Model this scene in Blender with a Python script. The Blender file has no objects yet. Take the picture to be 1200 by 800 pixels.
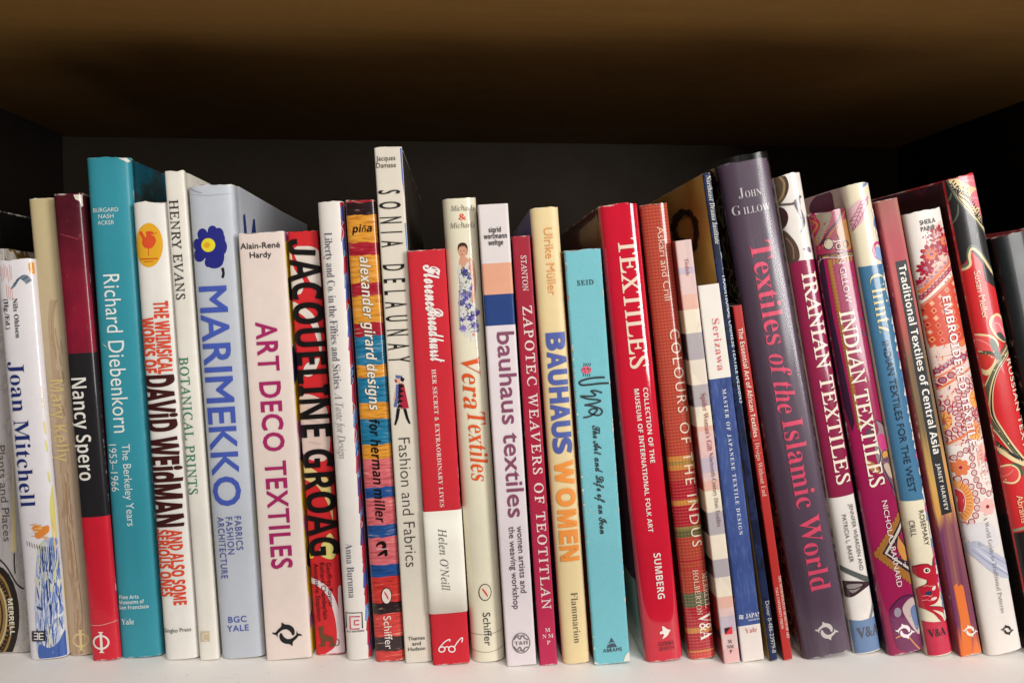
import bpy, bmesh, math, random
from mathutils import Vector, Matrix, noise as mnoise
from mathutils.geometry import tessellate_polygon

SC = bpy.context.scene
COL = SC.collection

# ------------------------------------------------------------------ camera
F_PX = 925.0                      # focal length in pixels of a 1200 px wide picture
CAM_D, CAM_Z = 0.508, 0.2275      # distance to the spines, height over the shelf (metres)
cam = bpy.data.cameras.new('camera')
cam.sensor_width = 36.0
cam.lens = 36.0 * F_PX / 1200.0
cam.clip_start = 0.01
cam.clip_end = 50.0
camo = bpy.data.objects.new('camera', cam)
COL.objects.link(camo)
YAW = math.atan((600 - 540) / F_PX)
PITCH = math.atan((400 - 362) / F_PX)
camo.location = (0, -CAM_D, CAM_Z)
camo.rotation_euler = (math.pi / 2 - PITCH, 0, -YAW)
SC.camera = camo
CAM_R = camo.rotation_euler.to_matrix()
CAM_P = Vector(camo.location)

# ------------------------------------------------------------------ light
world = bpy.data.worlds.new('World')
SC.world = world
world.use_nodes = True
_bg = world.node_tree.nodes['Background']
_bg.inputs['Color'].default_value = (1.0, 0.93, 0.86, 1)
_bg.inputs['Strength'].default_value = 0.045


def area_lamp(name, loc, target, sx, sy, power, color):
    l = bpy.data.lights.new(name, 'AREA')
    l.shape = 'RECTANGLE'
    l.size, l.size_y = sx, sy
    l.energy = power
    l.color = color
    o = bpy.data.objects.new(name, l)
    o.location = loc
    o.rotation_euler = (Vector(target) - Vector(loc)).to_track_quat('-Z', 'Y').to_euler()
    COL.objects.link(o)
    return o


area_lamp('room_light', (0.15, -1.25, 1.35), (0.0, -0.03, 0.08), 1.0, 0.7, 16, (1.0, 0.98, 0.95))
area_lamp('window_light', (1.12, -1.22, 0.60), (0.0, 0.0, 0.16), 0.45, 1.0, 24, (1.0, 0.985, 0.96))
area_lamp('floor_bounce_light', (0.1, -0.52, -0.85), (0.05, -0.10, 0.42), 1.7, 0.60, 9.5, (1.0, 0.93, 0.82))

SC.view_settings.view_transform = 'Standard'
SC.view_settings.look = 'None'
SC.view_settings.exposure = 0.0
SC.view_settings.gamma = 1.0
SC.render.engine = 'CYCLES'


# ------------------------------------------------------------------ nodes and materials
def lin(c):
    """sRGB 0-255 to linear"""
    r = []
    for v in c[:3]:
        v = v / 255.0
        r.append(v / 12.92 if v <= 0.04045 else ((v + 0.055) / 1.055) ** 2.4)
    return (r[0], r[1], r[2], 1.0)


class NB:
    """small node builder"""

    def __init__(self, mat):
        self.nt = mat.node_tree
        self.n = self.nt.nodes
        self.tc = None
        self.uvn = None

    def link(self, a, b):
        self.nt.links.new(a, b)

    def new(self, t, **kw):
        nd = self.n.new(t)
        for k, v in kw.items():
            setattr(nd, k, v)
        return nd

    def setin(self, sock, v):
        if hasattr(v, 'is_output'):
            self.link(v, sock)
        else:
            sock.default_value = v

    def obj(self):
        if not self.tc:
            self.tc = self.new('ShaderNodeTexCoord')
        return self.tc.outputs['Object']

    def uv(self):
        if not self.tc:
            self.tc = self.new('ShaderNodeTexCoord')
        if not self.uvn:
            self.uvn = self.new('ShaderNodeSeparateXYZ')
            self.link(self.tc.outputs['UV'], self.uvn.inputs[0])
        return self.uvn.outputs[0], self.uvn.outputs[1]

    def math(self, op, a, b=0.0, c=0.0):
        nd = self.new('ShaderNodeMath', operation=op)
        self.setin(nd.inputs[0], a)
        self.setin(nd.inputs[1], b)
        self.setin(nd.inputs[2], c)
        return nd.outputs[0]

    def mapping(self, vec, scale=(1, 1, 1), rot=(0, 0, 0), loc=(0, 0, 0)):
        nd = self.new('ShaderNodeMapping')
        self.link(vec, nd.inputs['Vector'])
        nd.inputs['Scale'].default_value = scale
        nd.inputs['Rotation'].default_value = rot
        nd.inputs['Location'].default_value = loc
        return nd.outputs[0]

    def noise(self, scale, detail=3.0, vec=None, rough=0.55, dist=0.0):
        nd = self.new('ShaderNodeTexNoise')
        self.link(vec if vec is not None else self.obj(), nd.inputs['Vector'])
        nd.inputs['Scale'].default_value = scale
        nd.inputs['Detail'].default_value = detail
        nd.inputs['Roughness'].default_value = rough
        nd.inputs['Distortion'].default_value = dist
        return nd.outputs['Fac']

    def voronoi(self, scale, vec=None, out='Distance', feature='F1'):
        nd = self.new('ShaderNodeTexVoronoi', feature=feature)
        self.link(vec if vec is not None else self.obj(), nd.inputs['Vector'])
        nd.inputs['Scale'].default_value = scale
        return nd.outputs[out]

    def ramp(self, fac, stops, mode='CONSTANT'):
        nd = self.new('ShaderNodeValToRGB')
        cr = nd.color_ramp
        cr.interpolation = mode
        stops = sorted(stops, key=lambda s: s[0])
        while len(cr.elements) < len(stops):
            cr.elements.new(0.5)
        for e, (p, c) in zip(cr.elements, stops):
            e.position = min(max(p, 0.0), 1.0)
            e.color = c if len(c) == 4 else (*c, 1)
        self.link(fac, nd.inputs[0])
        return nd.outputs[0]

    def rng(self, v, a, b, c, d):
        nd = self.new('ShaderNodeMapRange')
        self.setin(nd.inputs[0], v)
        for i, x in enumerate((a, b, c, d)):
            nd.inputs[i + 1].default_value = x
        return nd.outputs[0]

    def mix(self, fac, a, b, mode='MIX'):
        nd = self.new('ShaderNodeMix', data_type='RGBA', blend_type=mode)
        self.setin(nd.inputs['Factor'], fac)
        self.setin(nd.inputs[6], a)
        self.setin(nd.inputs[7], b)
        return nd.outputs[2]

    def bump(self, height, strength=0.2, dist=0.0005):
        nd = self.new('ShaderNodeBump')
        self.link(height, nd.inputs['Height'])
        nd.inputs['Strength'].default_value = strength
        nd.inputs['Distance'].default_value = dist
        return nd.outputs[0]


_serial = [0]


def material(name, color, rough=0.5, var=0.06, surf='paper', coat=0.0, coat_rough=0.05, pattern=None, spec=0.28, bumpk=1.0, scuff=0.0, tone=1.0):
    """color: linear rgba or, with pattern, ignored. pattern(nb) returns a colour socket."""
    m = bpy.data.materials.new(name)
    m.use_nodes = True
    nb = NB(m)
    bs = m.node_tree.nodes['Principled BSDF']
    if pattern:
        c = pattern(nb)
    else:
        rgb = nb.new('ShaderNodeRGB')
        rgb.outputs[0].default_value = color
        c = rgb.outputs[0]
    if var:
        _serial[0] += 1
        off = (_serial[0] * 0.37 % 5, _serial[0] * 0.73 % 5, 0)
        v1 = nb.noise(18, 4, nb.mapping(nb.obj(), loc=off))
        v2 = nb.noise(160, 2, nb.mapping(nb.obj(), loc=off))
        s = nb.math('ADD', nb.rng(v1, 0.25, 0.75, tone * (1 - var), tone * (1 + var * 0.6)), nb.rng(v2, 0.2, 0.8, -var * 0.5, var * 0.5))
        comb = nb.new('ShaderNodeCombineColor')
        for i in range(3):
            nb.link(s, comb.inputs[i])
        c = nb.mix(1.0, c, comb.outputs[0], 'MULTIPLY')
    if scuff:
        u, v = nb.uv()
        e = nb.math('MAXIMUM', nb.rng(v, 0.9945, 0.9985, 0, 1), nb.rng(v, 0.0055, 0.0015, 0, 1))
        e = nb.math('MAXIMUM', e, nb.math('MULTIPLY', nb.math('MAXIMUM', nb.rng(u, 0.975, 0.995, 0, 1), nb.rng(u, 0.025, 0.005, 0, 1)), 0.75))
        q = nb.math('MULTIPLY', nb.noise(210, 4), nb.noise(23, 2))
        msk = nb.rng(nb.math('MULTIPLY', q, e), 0.20, 0.30, 0, scuff)
        sc = nb.noise(70, 5, nb.mapping(nb.obj(), scale=(1, 1, 0.3)), dist=2.0)
        msk = nb.math('MAXIMUM', msk, nb.rng(sc, 0.74, 0.80, 0, 0.16))
        c = nb.mix(msk, c, lin((222, 214, 204)))
    nb.link(c, bs.inputs['Base Color'])
    r = nb.noise(45, 5)
    nb.link(nb.rng(r, 0.25, 0.75, max(rough - 0.07, 0.02), rough + 0.07), bs.inputs['Roughness'])
    bs.inputs['Specular IOR Level'].default_value = spec
    bs.inputs['Coat Weight'].default_value = coat
    bs.inputs['Coat Roughness'].default_value = coat_rough
    if surf == 'paper':
        h = nb.noise(900, 3)
        nrm = nb.bump(h, 0.12 * bumpk, 0.0003)
        nb.link(nrm, bs.inputs['Normal'])
    elif surf == 'film':
        h = nb.math('ADD', nb.noise(30, 2, nb.mapping(nb.obj(), scale=(1.0, 1, 0.25))), nb.math('MULTIPLY', nb.noise(500, 2), 0.05))
        nrm = nb.bump(h, 0.28 * bumpk, 0.0015)
        nb.link(nrm, bs.inputs['Normal'])
        nb.link(nrm, bs.inputs['Coat Normal'])
    elif surf == 'cloth':
        o = nb.new('ShaderNodeSeparateXYZ')
        nb.link(nb.obj(), o.inputs[0])
        k = 2 * math.pi / 0.0011
        a = nb.math('SINE', nb.math('MULTIPLY', o.outputs[0], k))
        b = nb.math('SINE', nb.math('MULTIPLY', o.outputs[2], k))
        h = nb.math('ADD', nb.math('MULTIPLY', a, b), nb.math('MULTIPLY', nb.noise(700, 2), 1.5))
        nrm = nb.bump(h, 0.45 * bumpk, 0.00025)
        nb.link(nrm, bs.inputs['Normal'])
    return m


_inks = {}


def ink(c, rough=0.45, coat=0.0):
    key = (tuple(c[:3]), round(rough, 2), round(coat, 2))
    if key not in _inks:
        _inks[key] = material('printed_ink', lin(c), rough, 0.05, None, coat, tone=0.88)
    return _inks[key]


# ------------------------------------------------------------------ objects
def props(o, label=None, cat=None, group=None, kind=None):
    if label: o['label'] = label
    if cat: o['category'] = cat
    if group: o['group'] = group
    if kind: o['kind'] = kind
    return o


def empty(name, loc=(0, 0, 0), rot=(0, 0, 0)):
    o = bpy.data.objects.new(name, None)
    o.empty_display_size = 0.02
    o.location = loc
    o.rotation_euler = rot
    COL.objects.link(o)
    return o


def link_mesh(name, bm, mats, parent=None, smooth=False):
    me = bpy.data.meshes.new(name)
    bm.to_mesh(me)
    bm.free()
    for m in (mats if isinstance(mats, (list, tuple)) else [mats]):
        me.materials.append(m)
    if smooth:
        for p in me.polygons:
            p.use_smooth = True
    o = bpy.data.objects.new(name, me)
    COL.objects.link(o)
    if parent:
        o.parent = parent
    return o


def bm_box(bm, x0, x1, y0, y1, z0, z1, mi=0, bevel=0.0):
    vs = [bm.verts.new((x, y, z)) for x in (x0, x1) for y in (y0, y1) for z in (z0, z1)]
    fs = []
    for q in ((0, 1, 3, 2), (4, 6, 7, 5), (0, 4, 5, 1), (2, 3, 7, 6), (0, 2, 6, 4), (1, 5, 7, 3)):
        f = bm.faces.new([vs[i] for i in q])
        f.material_index = mi
        fs.append(f)
    if bevel:
        es = list({e for f in fs for e in f.edges})
        bmesh.ops.bevel(bm, geom=es, offset=bevel, segments=3, profile=0.5, affect='EDGES')


# ------------------------------------------------------------------ from photograph pixels to the place
def ray(px, py):
    d = Vector(((px - 600) / F_PX, -(py - 400) / F_PX, -1.0))
    return CAM_R @ d


def on_plane(px, py, Y):
    d = ray(px, py)
    t = (Y - CAM_P.y) / d.y
    p = CAM_P + d * t
    return p.x, p.z


def on_shelf(px, py):
    d = ray(px, py)
    t = -CAM_P.z / d.z
    p = CAM_P + d * t
    return p.x, p.y


def smooth_pts(pts, closed=True, n=6):
    out = []
    N = len(pts)
    rngN = N if closed else N - 1
    for i in range(rngN):
        if closed:
            p0, p1, p2, p3 = pts[(i - 1) % N], pts[i], pts[(i + 1) % N], pts[(i + 2) % N]
        else:
            p0, p1, p2, p3 = pts[max(i - 1, 0)], pts[i], pts[i + 1], pts[min(i + 2, N - 1)]
        for k in range(n):
            t = k / n
            a = []
            for j in (0, 1):
                a.append(0.5 * (2 * p1[j] + (p2[j] - p0[j]) * t + (2 * p0[j] - 5 * p1[j] + 4 * p2[j] - p3[j]) * t * t
                                + (3 * p1[j] - p0[j] - 3 * p2[j] + p3[j]) * t ** 3))
            out.append(tuple(a))
    if not closed:
        out.append(tuple(pts[-1]))
    return out


# ------------------------------------------------------------------ a book
BOOKS = []
SEP = 0.00012


class Book:
    def __init__(self, label, quad, kind='hard', D=None, bulge=None, p=3.0, spine=None, left=None, right=None,
                 edge=None, rough=0.4, coat=0.0, dx=0.0, cover_name='cover', wear=1.0, depth_from=None):
        tlx, tly, trx, try_, brx, bry, blx, bly = quad
        self.kind = kind
        _, self.Y = on_shelf(blx, depth_from or bly)
        TL, TR, BR, BL = [Vector(on_plane(x, y, self.Y)) for x, y in ((tlx, tly), (trx, try_), (brx, bry), (blx, bly))]
        a = ((TL - BL) + (TR - BR)) / 2
        self.al = math.atan2(-a.x, a.y)
        self.ex = Vector((math.cos(self.al), math.sin(self.al)))
        self.ez = Vector((-math.sin(self.al), math.cos(self.al)))
        self.W = (((TR - TL) + (BR - BL)) / 2).dot(self.ex)
        self.H = (((TL - BL) + (TR - BR)) / 2).dot(self.ez)
        mid = (TL + TR + BR + BL) / 4
        o = mid - self.ex * self.W / 2
        s = -o.y / self.ez.y
        o = o + self.ez * s
        self.o = Vector((o.x + dx, 0.0))
        # top height from the top corners
        self.H = ((TL + TR) / 2 - self.o).dot(self.ez)
        self.D = D or min(0.8 * self.H, 0.25)
        self.b = bulge if bulge is not None else {'hard': 0.16, 'paper': 0.0, 'flat': 0.03}[kind] * self.W
        if kind == 'paper':
            self.b = 0.0009
            p = 6.0
        self.p = p
        self.rough, self.coat = rough, coat
        self.seed = len(BOOKS) * 7.31
        self.wear = wear
        self.root = empty('book', (self.o.x, self.Y, 0.0003), (0, -self.al, 0))
        props(self.root, label, 'book', 'books standing in a row on the white shelf')
        self.layer = 1
        self._cover(cover_name, spine, left or spine, right or spine, edge)
        BOOKS.append(self)

    # local helpers -------------------------------------------------
    def prof(self, u):
        t = abs(2 * u / self.W - 1)
        t = min(t, 1.0)
        return self.b * (1 - (1 - t ** self.p) ** (1 / self.p))

    def disp(self, u, v):
        if self.kind != 'hard':
            return 0.0
        return self.wear * 0.00035 * mnoise.noise(Vector((u * 22 + self.seed, v * 14, self.seed)))

    def surf(self, u, v, h):
        e = 0.0002
        ua, ub = max(u - e, 0), min(u + e, self.W)
        dy = (self.prof(ub) - self.prof(ua)) / max(ub - ua, 1e-9)
        dy = max(min(dy, 6), -6)
        n = Vector((dy, -1.0)).normalized()
        return Vector((u + n.x * h, self.prof(u) + self.disp(u, v) + n.y * h, v))

    def loc(self, px, py):
        x, z = on_plane(px, py, self.Y)
        d = Vector((x, z)) - self.o
        return d.dot(self.ex), d.dot(self.ez)

    def vfrac(self, py):
        """height fraction of a photo row at the middle of the spine"""
        c0 = self.pix(self.W / 2, 0)
        c1 = self.pix(self.W / 2, self.H)
        return (c0[1] - py) / (c0[1] - c1[1])

    def pix(self, u, v):
        q = self.o + self.ex * u + self.ez * v
        w = Vector((q.x, self.Y, q.y)) - CAM_P
        c = CAM_R.transposed() @ w
        return 600 + F_PX * c.x / -c.z, 400 - F_PX * c.y / -c.z

    def side(self, px, py, face):
        d = ray(px, py)
        ex3 = Vector((self.ex.x, 0, self.ex.y))
        ez3 = Vector((self.ez.x, 0, self.ez.y))
        o3 = Vector((self.o.x, self.Y, 0)) + (ex3 * self.W if face == 'R' else Vector())
        t = (o3 - CAM_P).dot(ex3) / d.dot(ex3)
        q = CAM_P + d * t - o3
        return q.y, q.dot(ez3)

    # geometry ------------------------------------------------------
    def _cover(self, name, spine, left, right, edge):
        W, H, D, b = self.W, self.H, self.D, self.b
        hard = self.kind != 'paper'
        tk = min(0.0026, W * 0.16) if hard else min(0.0006, W * .1)
        bm = bmesh.new()
        uvl = bm.loops.layers.uv.new('UVMap')
        prof = [(0.0, D, 1)]
        if hard:
            prof += [(0.0, D * 0.6, 1), (0.0, b + 0.0125, 1), (0.0004, b + 0.0095, 1), (0.0009, b + 0.0065, 1), (0.0004, b + 0.0035, 1)]
        else:
            prof += [(0.0, D * 0.6, 1), (0.0, b + 0.004, 1)]
        ns = 26 if b > 0.0012 else 14
        for i in range(ns + 1):
            t = i / ns
            u = W * (0.5 - 0.5 * math.cos(math.pi * (0.04 + 0.92 * t))) if 0 < i < ns else (0.0 if i == 0 else W)
            prof.append((u, self.prof(u), 0))
        if hard:
            prof += [(W - 0.0004, b + 0.0035, 2), (W - 0.0009, b + 0.0065, 2), (W - 0.0004, b + 0.0095, 2), (W, b + 0.0125, 2), (W, D * 0.6, 2)]
        else:
            prof += [(W, b + 0.004, 2), (W, D * 0.6, 2)]
        prof.append((W, D, 2))
        nz = max(6, int(H / 0.008))
        rows = []
        for k in range(nz + 1):
            v = H * k / nz
            row = []
            for (x, y, s) in prof:
                vv = v
                dy = self.disp(x, v) if s == 0 else 0.0
                if hard and k == nz:
                    vv += self.wear * 0.0013 * mnoise.noise(Vector((x * 90 + self.seed, y * 30, 3.1)))
                    vv += self.wear * 0.0007 * mnoise.noise(Vector((x * 300 + self.seed, y * 90, 9.1)))
                row.append(bm.verts.new((x, y + dy, vv)))
            rows.append(row)
        for k in range(nz):
            for i in range(len(prof) - 1):
                f = bm.faces.new((rows[k][i], rows[k][i + 1], rows[k + 1][i + 1], rows[k + 1][i]))
                s0, s1 = prof[i][2], prof[i + 1][2]
                f.material_index = 0 if (s0 == 0 and s1 == 0) else (1 if 1 in (s0, s1) else 2)
                f.smooth = True
                for lp in f.loops:
                    co = lp.vert.co
                    if f.material_index == 0:
                        lp[uvl].uv = (co.x / W, co.z / H)
                    else:
                        lp[uvl].uv = (co.y / D, co.z / H)
        inn = [(tk, D), (tk, b + tk + 0.0006), (W - tk, b + tk + 0.0006), (W - tk, D)]
        lo = [bm.verts.new((x, y, 0)) for x, y in inn]
        hi = [bm.verts.new((x, y, H)) for x, y in inn]
        for i in range(3):
            f = bm.faces.new((lo[i + 1], lo[i], hi[i], hi[i + 1]))
            f.material_index = 3
        for outer, inner, flip in ((rows[-1], hi, False), (rows[0], lo, True)):
            loop = outer + inner[::-1]
            if flip:
                loop = loop[::-1]
            f = bm.faces.new(loop)
            f.material_index = 3
        for ia, ib in ((0, 0), (-1, 3)):
            seq = [r[ia] for r in rows]
            loop = [lo[ib]] + ([] if False else []) + seq + [hi[ib]]
            f = bm.faces.new(loop if ia == -1 else loop[::-1])
            f.material_index = 3
        bmesh.ops.recalc_face_normals(bm, faces=bm.faces[:])
        for e in bm.edges:
            if len({f.smooth for f in e.link_faces}) > 1:
                e.smooth = False
        if edge is None:
            edge = spine
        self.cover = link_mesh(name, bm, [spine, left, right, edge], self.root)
        # pages
        bm = bmesh.new()
        g = 0.003 if hard else 0.0003
        q = tk + 0.0001
        bm_box(bm, q, W - q, b + tk + 0.0008, D - g, g + 0.0002, H - g)
        self.pages = link_mesh('pages', bm, PAGE_MAT, self.root)

    def sleeve(self, over=0.004):
        m = bpy.data.materials.new('clear_film')
        m.use_nodes = True
        nb = NB(m)
        out = m.node_tree.nodes['Material Output']
        h = nb.noise(34, 1.0, nb.mapping(nb.obj(), scale=(1.6, 1, 0.16)), dist=0.5)
        nrm = nb.bump(h, 0.6, 0.003)
        gl = nb.new('ShaderNodeBsdfGlossy')
        gl.inputs['Roughness'].default_value = 0.2
        nb.link(nrm, gl.inputs['Normal'])
        tr = nb.new('ShaderNodeBsdfTransparent')
        fr = nb.new('ShaderNodeFresnel')
        fr.inputs['IOR'].default_value = 1.5
        nb.link(nrm, fr.inputs['Normal'])
        mx = nb.new('ShaderNodeMixShader')
        nb.link(nb.math('MINIMUM', nb.math('MULTIPLY', fr.outputs[0], nb.rng(nb.noise(60, 3, nb.mapping(nb.obj(), scale=(2.2, 1, 0.12)), dist=0.8), 0.35, 0.68, 0.25, 1.5)), 0.55), mx.inputs[0])
        nb.link(tr.outputs[0], mx.inputs[1])
        nb.link(gl.outputs[0], mx.inputs[2])
        nb.link(mx.outputs[0], out.inputs['Surface'])
        bm = bmesh.new()
        t = 0.0009
        pr = [(-t, 0.11), (-t, self.b + .02), (-t, self.b + .003)]
        for i in range(25):
            u = self.W * (0.5 - 0.5 * math.cos(math.pi * (0.04 + 0.92 * i / 24)))
            q = self.surf(u, 0.1, t)
            pr.append((q.x, q.y))
        pr += [(self.W + t, self.b + .003), (self.W + t, self.b + .02), (self.W + t, 0.11)]
        n = 30
        rows = []
        for k in range(n + 1):
            v = 0.001 + (self.H + over - 0.001) * k / n
            rows.append([bm.verts.new((x, y, v + (0.0012 * mnoise.noise(Vector((x * 60, y * 20, 2.0))) if k == n else 0))) for x, y in pr])
        for k in range(n):
            for i in range(len(pr) - 1):
                f = bm.faces.new((rows[k][i], rows[k][i + 1], rows[k + 1][i + 1], rows[k + 1][i]))
                f.smooth = True
        return link_mesh('clear_sleeve', bm, m, self.root)

    # printed shapes ------------------------------------------------
    def print_mesh(self, name, tris, mats, face='S', parent=None):
        """tris: list of (points [(u,v)...], triangle index lists, material index, layer)"""
        bm = bmesh.new()
        lay = bm.verts.layers.float.new('lay')
        for pts, ix, mi, ly in tris:
            vs = []
            for (u, v) in pts:
                w = bm.verts.new((u, 0, v))
                w[lay] = ly
                vs.append(w)
            for t in ix:
                if len(set(t)) < 3:
                    continue
                try:
                    f = bm.faces.new([vs[j] for j in t])
                    f.material_index = mi
                except ValueError:
                    pass
        if face == 'S':
            lo, hi, vlo, vhi = 0.0003, self.W - 0.0003, 0.0006, self.H - 0.0006
        else:
            lo, hi, vlo, vhi = self.b + 0.0135 if self.kind != 'paper' else self.b + .002, self.D, 0.0006, self.H - 0.0006

        def cut(co, no, clear):
            bmesh.ops.bisect_plane(bm, geom=bm.verts[:] + bm.edges[:] + bm.faces[:], dist=1e-7, plane_co=co, plane_no=no,
                                   clear_outer=clear, clear_inner=False)
        us = [w.co.x for w in bm.verts]
        vs_ = [w.co.z for w in bm.verts]
        if not us:
            bm.free()
            return None
        if max(us) > hi: cut((hi, 0, 0), (1, 0, 0), True)
        if min(us) < lo: cut((lo, 0, 0), (-1, 0, 0), True)
        if max(vs_) > vhi: cut((0, 0, vhi), (0, 0, 1), True)
        if min(vs_) < vlo: cut((0, 0, vlo), (0, 0, -1), True)
        if face == 'S':
            n = 13 if self.b > 0.0012 else 0
            cuts = [self.W * (0.5 - 0.5 * math.cos(math.pi * (0.04 + 0.92 * i / 26))) for i in range(1, 26)] if n else []
            u0 = min((w.co.x for w in bm.verts), default=0)
            u1 = max((w.co.x for w in bm.verts), default=0)
            for c in cuts:
                if u0 < c < u1:
                    cut((c, 0, 0), (1, 0, 0), False)
            if n and max(vs_) - min(vs_) > 0.012:
                k = 0.008
                v = k
                while v < self.H:
                    if min(vs_) < v < max(vs_):
                        cut((0, 0, v), (0, 0, 1), False)
                    v += k
        for w in bm.verts:
            h = SEP * w[lay]
            if face == 'S':
                w.co = self.surf(w.co.x, w.co.z, h)
            elif face == 'R':
                w.co = Vector((self.W + h, w.co.x, w.co.z))
            else:
                w.co = Vector((-h, w.co.x, w.co.z))
        want = Vector((0, -1, 0)) if face == 'S' else Vector((1 if face == 'R' else -1, 0, 0))
        for f in bm.faces:
            f.normal_update()
            if f.normal.dot(want) < 0:
                f.normal_flip()
        return link_mesh(name, bm, mats, parent or self.cover)


def tess(loops):
    vl = [[Vector((p[0], p[1], 0)) for p in lp] for lp in loops]
    ix = tessellate_polygon(vl)
    flat = [p for lp in loops for p in lp]
    return flat, ix


class Art:
    """a printed picture on one face of a book, collected into one mesh"""

    def __init__(self, bk, name, k=1.0, ox=0.0, oy=0.0, face='S', layer=1):
        self.bk, self.name, self.k, self.ox, self.oy, self.face = bk, name, k, ox, oy, face
        self.tris, self.mats, self.ly = [], [], layer

    def P(self, p):
        x, y = self.ox + p[0] / self.k, self.oy + p[1] / self.k
        return self.bk.loc(x, y) if self.face == 'S' else self.bk.side(x, y, self.face)

    def mi(self, c):
        m = c if isinstance(c, bpy.types.Material) else ink(c, self.bk.rough, self.bk.coat)
        if m not in self.mats:
            self.mats.append(m)
        return self.mats.index(m)

    def raw(self, loops, c):
        pts, ix = tess(loops)
        self.tris.append((pts, ix, self.mi(c), self.ly))
        self.ly += 0.12
        return self

    def poly(self, pts, c, smooth=False, n=5):
        pp = [self.P(p) for p in pts]
        if smooth:
            pp = smooth_pts(pp, True, n)
        return self.raw([pp], c)

    def ell(self, cx, cy, rx, ry, c, rot=0.0, n=26):
        cs, sn = math.cos(rot), math.sin(rot)
        pts = []
        for i in range(n):
            t = 2 * math.pi * i / n
            x, y = rx * math.cos(t), ry * math.sin(t)
            pts.append((cx + x * cs - y * sn, cy + x * sn + y * cs))
        return self.poly(pts, c)

    def line(self, pts, w, c, smooth=True, closed=False, taper=False, n=6):
        pp = [self.P(p) for p in pts]
        a, b2 = self.P((0, 0)), self.P((100.0, 0))
        mpp = math.hypot(b2[0] - a[0], b2[1] - a[1]) / 100.0
        if self.face != 'S':
            mpp = 0.00055 / self.k
        hw = w * mpp / 2
        if smooth:
            pp = smooth_pts(pp, closed, n)
        elif closed:
            pp = pp
        N = len(pp)
        L, R = [], []
        for i in range(N):
            if closed:
                q0, q1 = pp[i - 1], pp[(i + 1) % N]
            else:
                q0, q1 = pp[max(i - 1, 0)], pp[min(i + 1, N - 1)]
            dx, dy = q1[0] - q0[0], q1[1] - q0[1]
            l = math.hypot(dx, dy) or 1e-9
            nx, ny = -dy / l, dx / l
            k = hw
            if taper:
                t = i / max(N - 1, 1)
                k = hw * (0.25 + 0.75 * math.sin(math.pi * min(max(t, 0.02), 0.98)) ** 0.6)
            L.append((pp[i][0] + nx * k, pp[i][1] + ny * k))
            R.append((pp[i][0] - nx * k, pp[i][1] - ny * k))
        ix = []
        M = N if closed else N - 1
        for i in range(M):
            j = (i + 1) % N
            ix.append((i, j, N + j))
            ix.append((i, N + j, N + i))
        self.tris.append((L + R, ix, self.mi(c), self.ly))
        self.ly += 0.12
        return self

    def ring(self, cx, cy, rx, ry, w, c, rot=0.0):
        cs, sn = math.cos(rot), math.sin(rot)
        pts = []
        for i in range(28):
            t = 2 * math.pi * i / 28
            x, y = rx * math.cos(t), ry * math.sin(t)
            pts.append((cx + x * cs - y * sn, cy + x * sn + y * cs))
        return self.line(pts, w, c, smooth=False, closed=True)

    def done(self, label=None):
        lo = min(t[3] for t in self.tris)
        hi = max(t[3] for t in self.tris)
        if hi - lo > 0.8:
            k = 0.8 / (hi - lo)
            self.tris = [(p, ix, mi, lo + (ly - lo) * k) for p, ix, mi, ly in self.tris]
        o = self.bk.print_mesh(self.name, self.tris, self.mats, self.face)
        if o and label:
            o['label'] = label
        return o


# ------------------------------------------------------------------ lettering
def _alpha(up, low, holes={}):
    def f(s):
        r = []
        for ch in s:
            if ch in holes: r.append(holes[ch])
            elif 'A' <= ch <= 'Z': r.append(chr(up + ord(ch) - 65))
            elif 'a' <= ch <= 'z': r.append(chr(low + ord(ch) - 97))
            else: r.append(ch)
        return ''.join(r)
    return f


STY = {
    'G': lambda s: s,                                                # humanist sans
    'S': lambda s: s,                                                # the same, set plain
    'B': _alpha(0x1D400, 0x1D41A),                                   # serif bold
    'J': _alpha(0x1D400, 0x1D41A),                                   # serif bold, slanted
    'I': _alpha(0x1D434, 0x1D44E, {'h': '\u210e'}),                  # serif italic
    'R': _alpha(0x1D434, 0x1D44E, {'h': '\u210e'}),                  # the italic set upright: light serif
    'C': _alpha(0x1D4D0, 0x1D4EA),                                   # script
    'H': _alpha(0x1D5D4, 0x1D5EE),                                   # sans bold
    'K': _alpha(0x1D5D4, 0x1D5EE),                                   # sans bold, slanted
}
SLANT = {'R': -0.27, 'J': 0.24, 'K': 0.20}
_cap = {}


_glyph_cache = {}


def _raw_glyphs(s, style, spacing, res):
    key = (s, style, spacing, res)
    if key in _glyph_cache:
        return _glyph_cache[key]
    cu = bpy.data.curves.new('lettering', 'FONT')
    cu.body = STY[style](s)
    cu.size = 1.0
    cu.space_character = spacing
    cu.resolution_u = res
    cu.fill_mode = 'FRONT'
    ob = bpy.data.objects.new('lettering', cu)
    COL.objects.link(ob)
    dg = bpy.context.evaluated_depsgraph_get()
    me = ob.evaluated_get(dg).to_mesh()
    vs, fs, seen, remap = [], [], {}, []
    for v in me.vertices:
        k = (round(v.co.x, 5), round(v.co.y, 5))
        if k not in seen:
            seen[k] = len(vs)
            vs.append((v.co.x, v.co.y))
        remap.append(seen[k])
    for p in me.polygons:
        t = [remap[i] for i in p.vertices]
        if len(set(t)) == len(t):
            fs.append(tuple(t))
    ob.evaluated_get(dg).to_mesh_clear()
    bpy.data.objects.remove(ob)
    bpy.data.curves.remove(cu)
    _glyph_cache[key] = (vs, fs)
    return vs, fs


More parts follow.
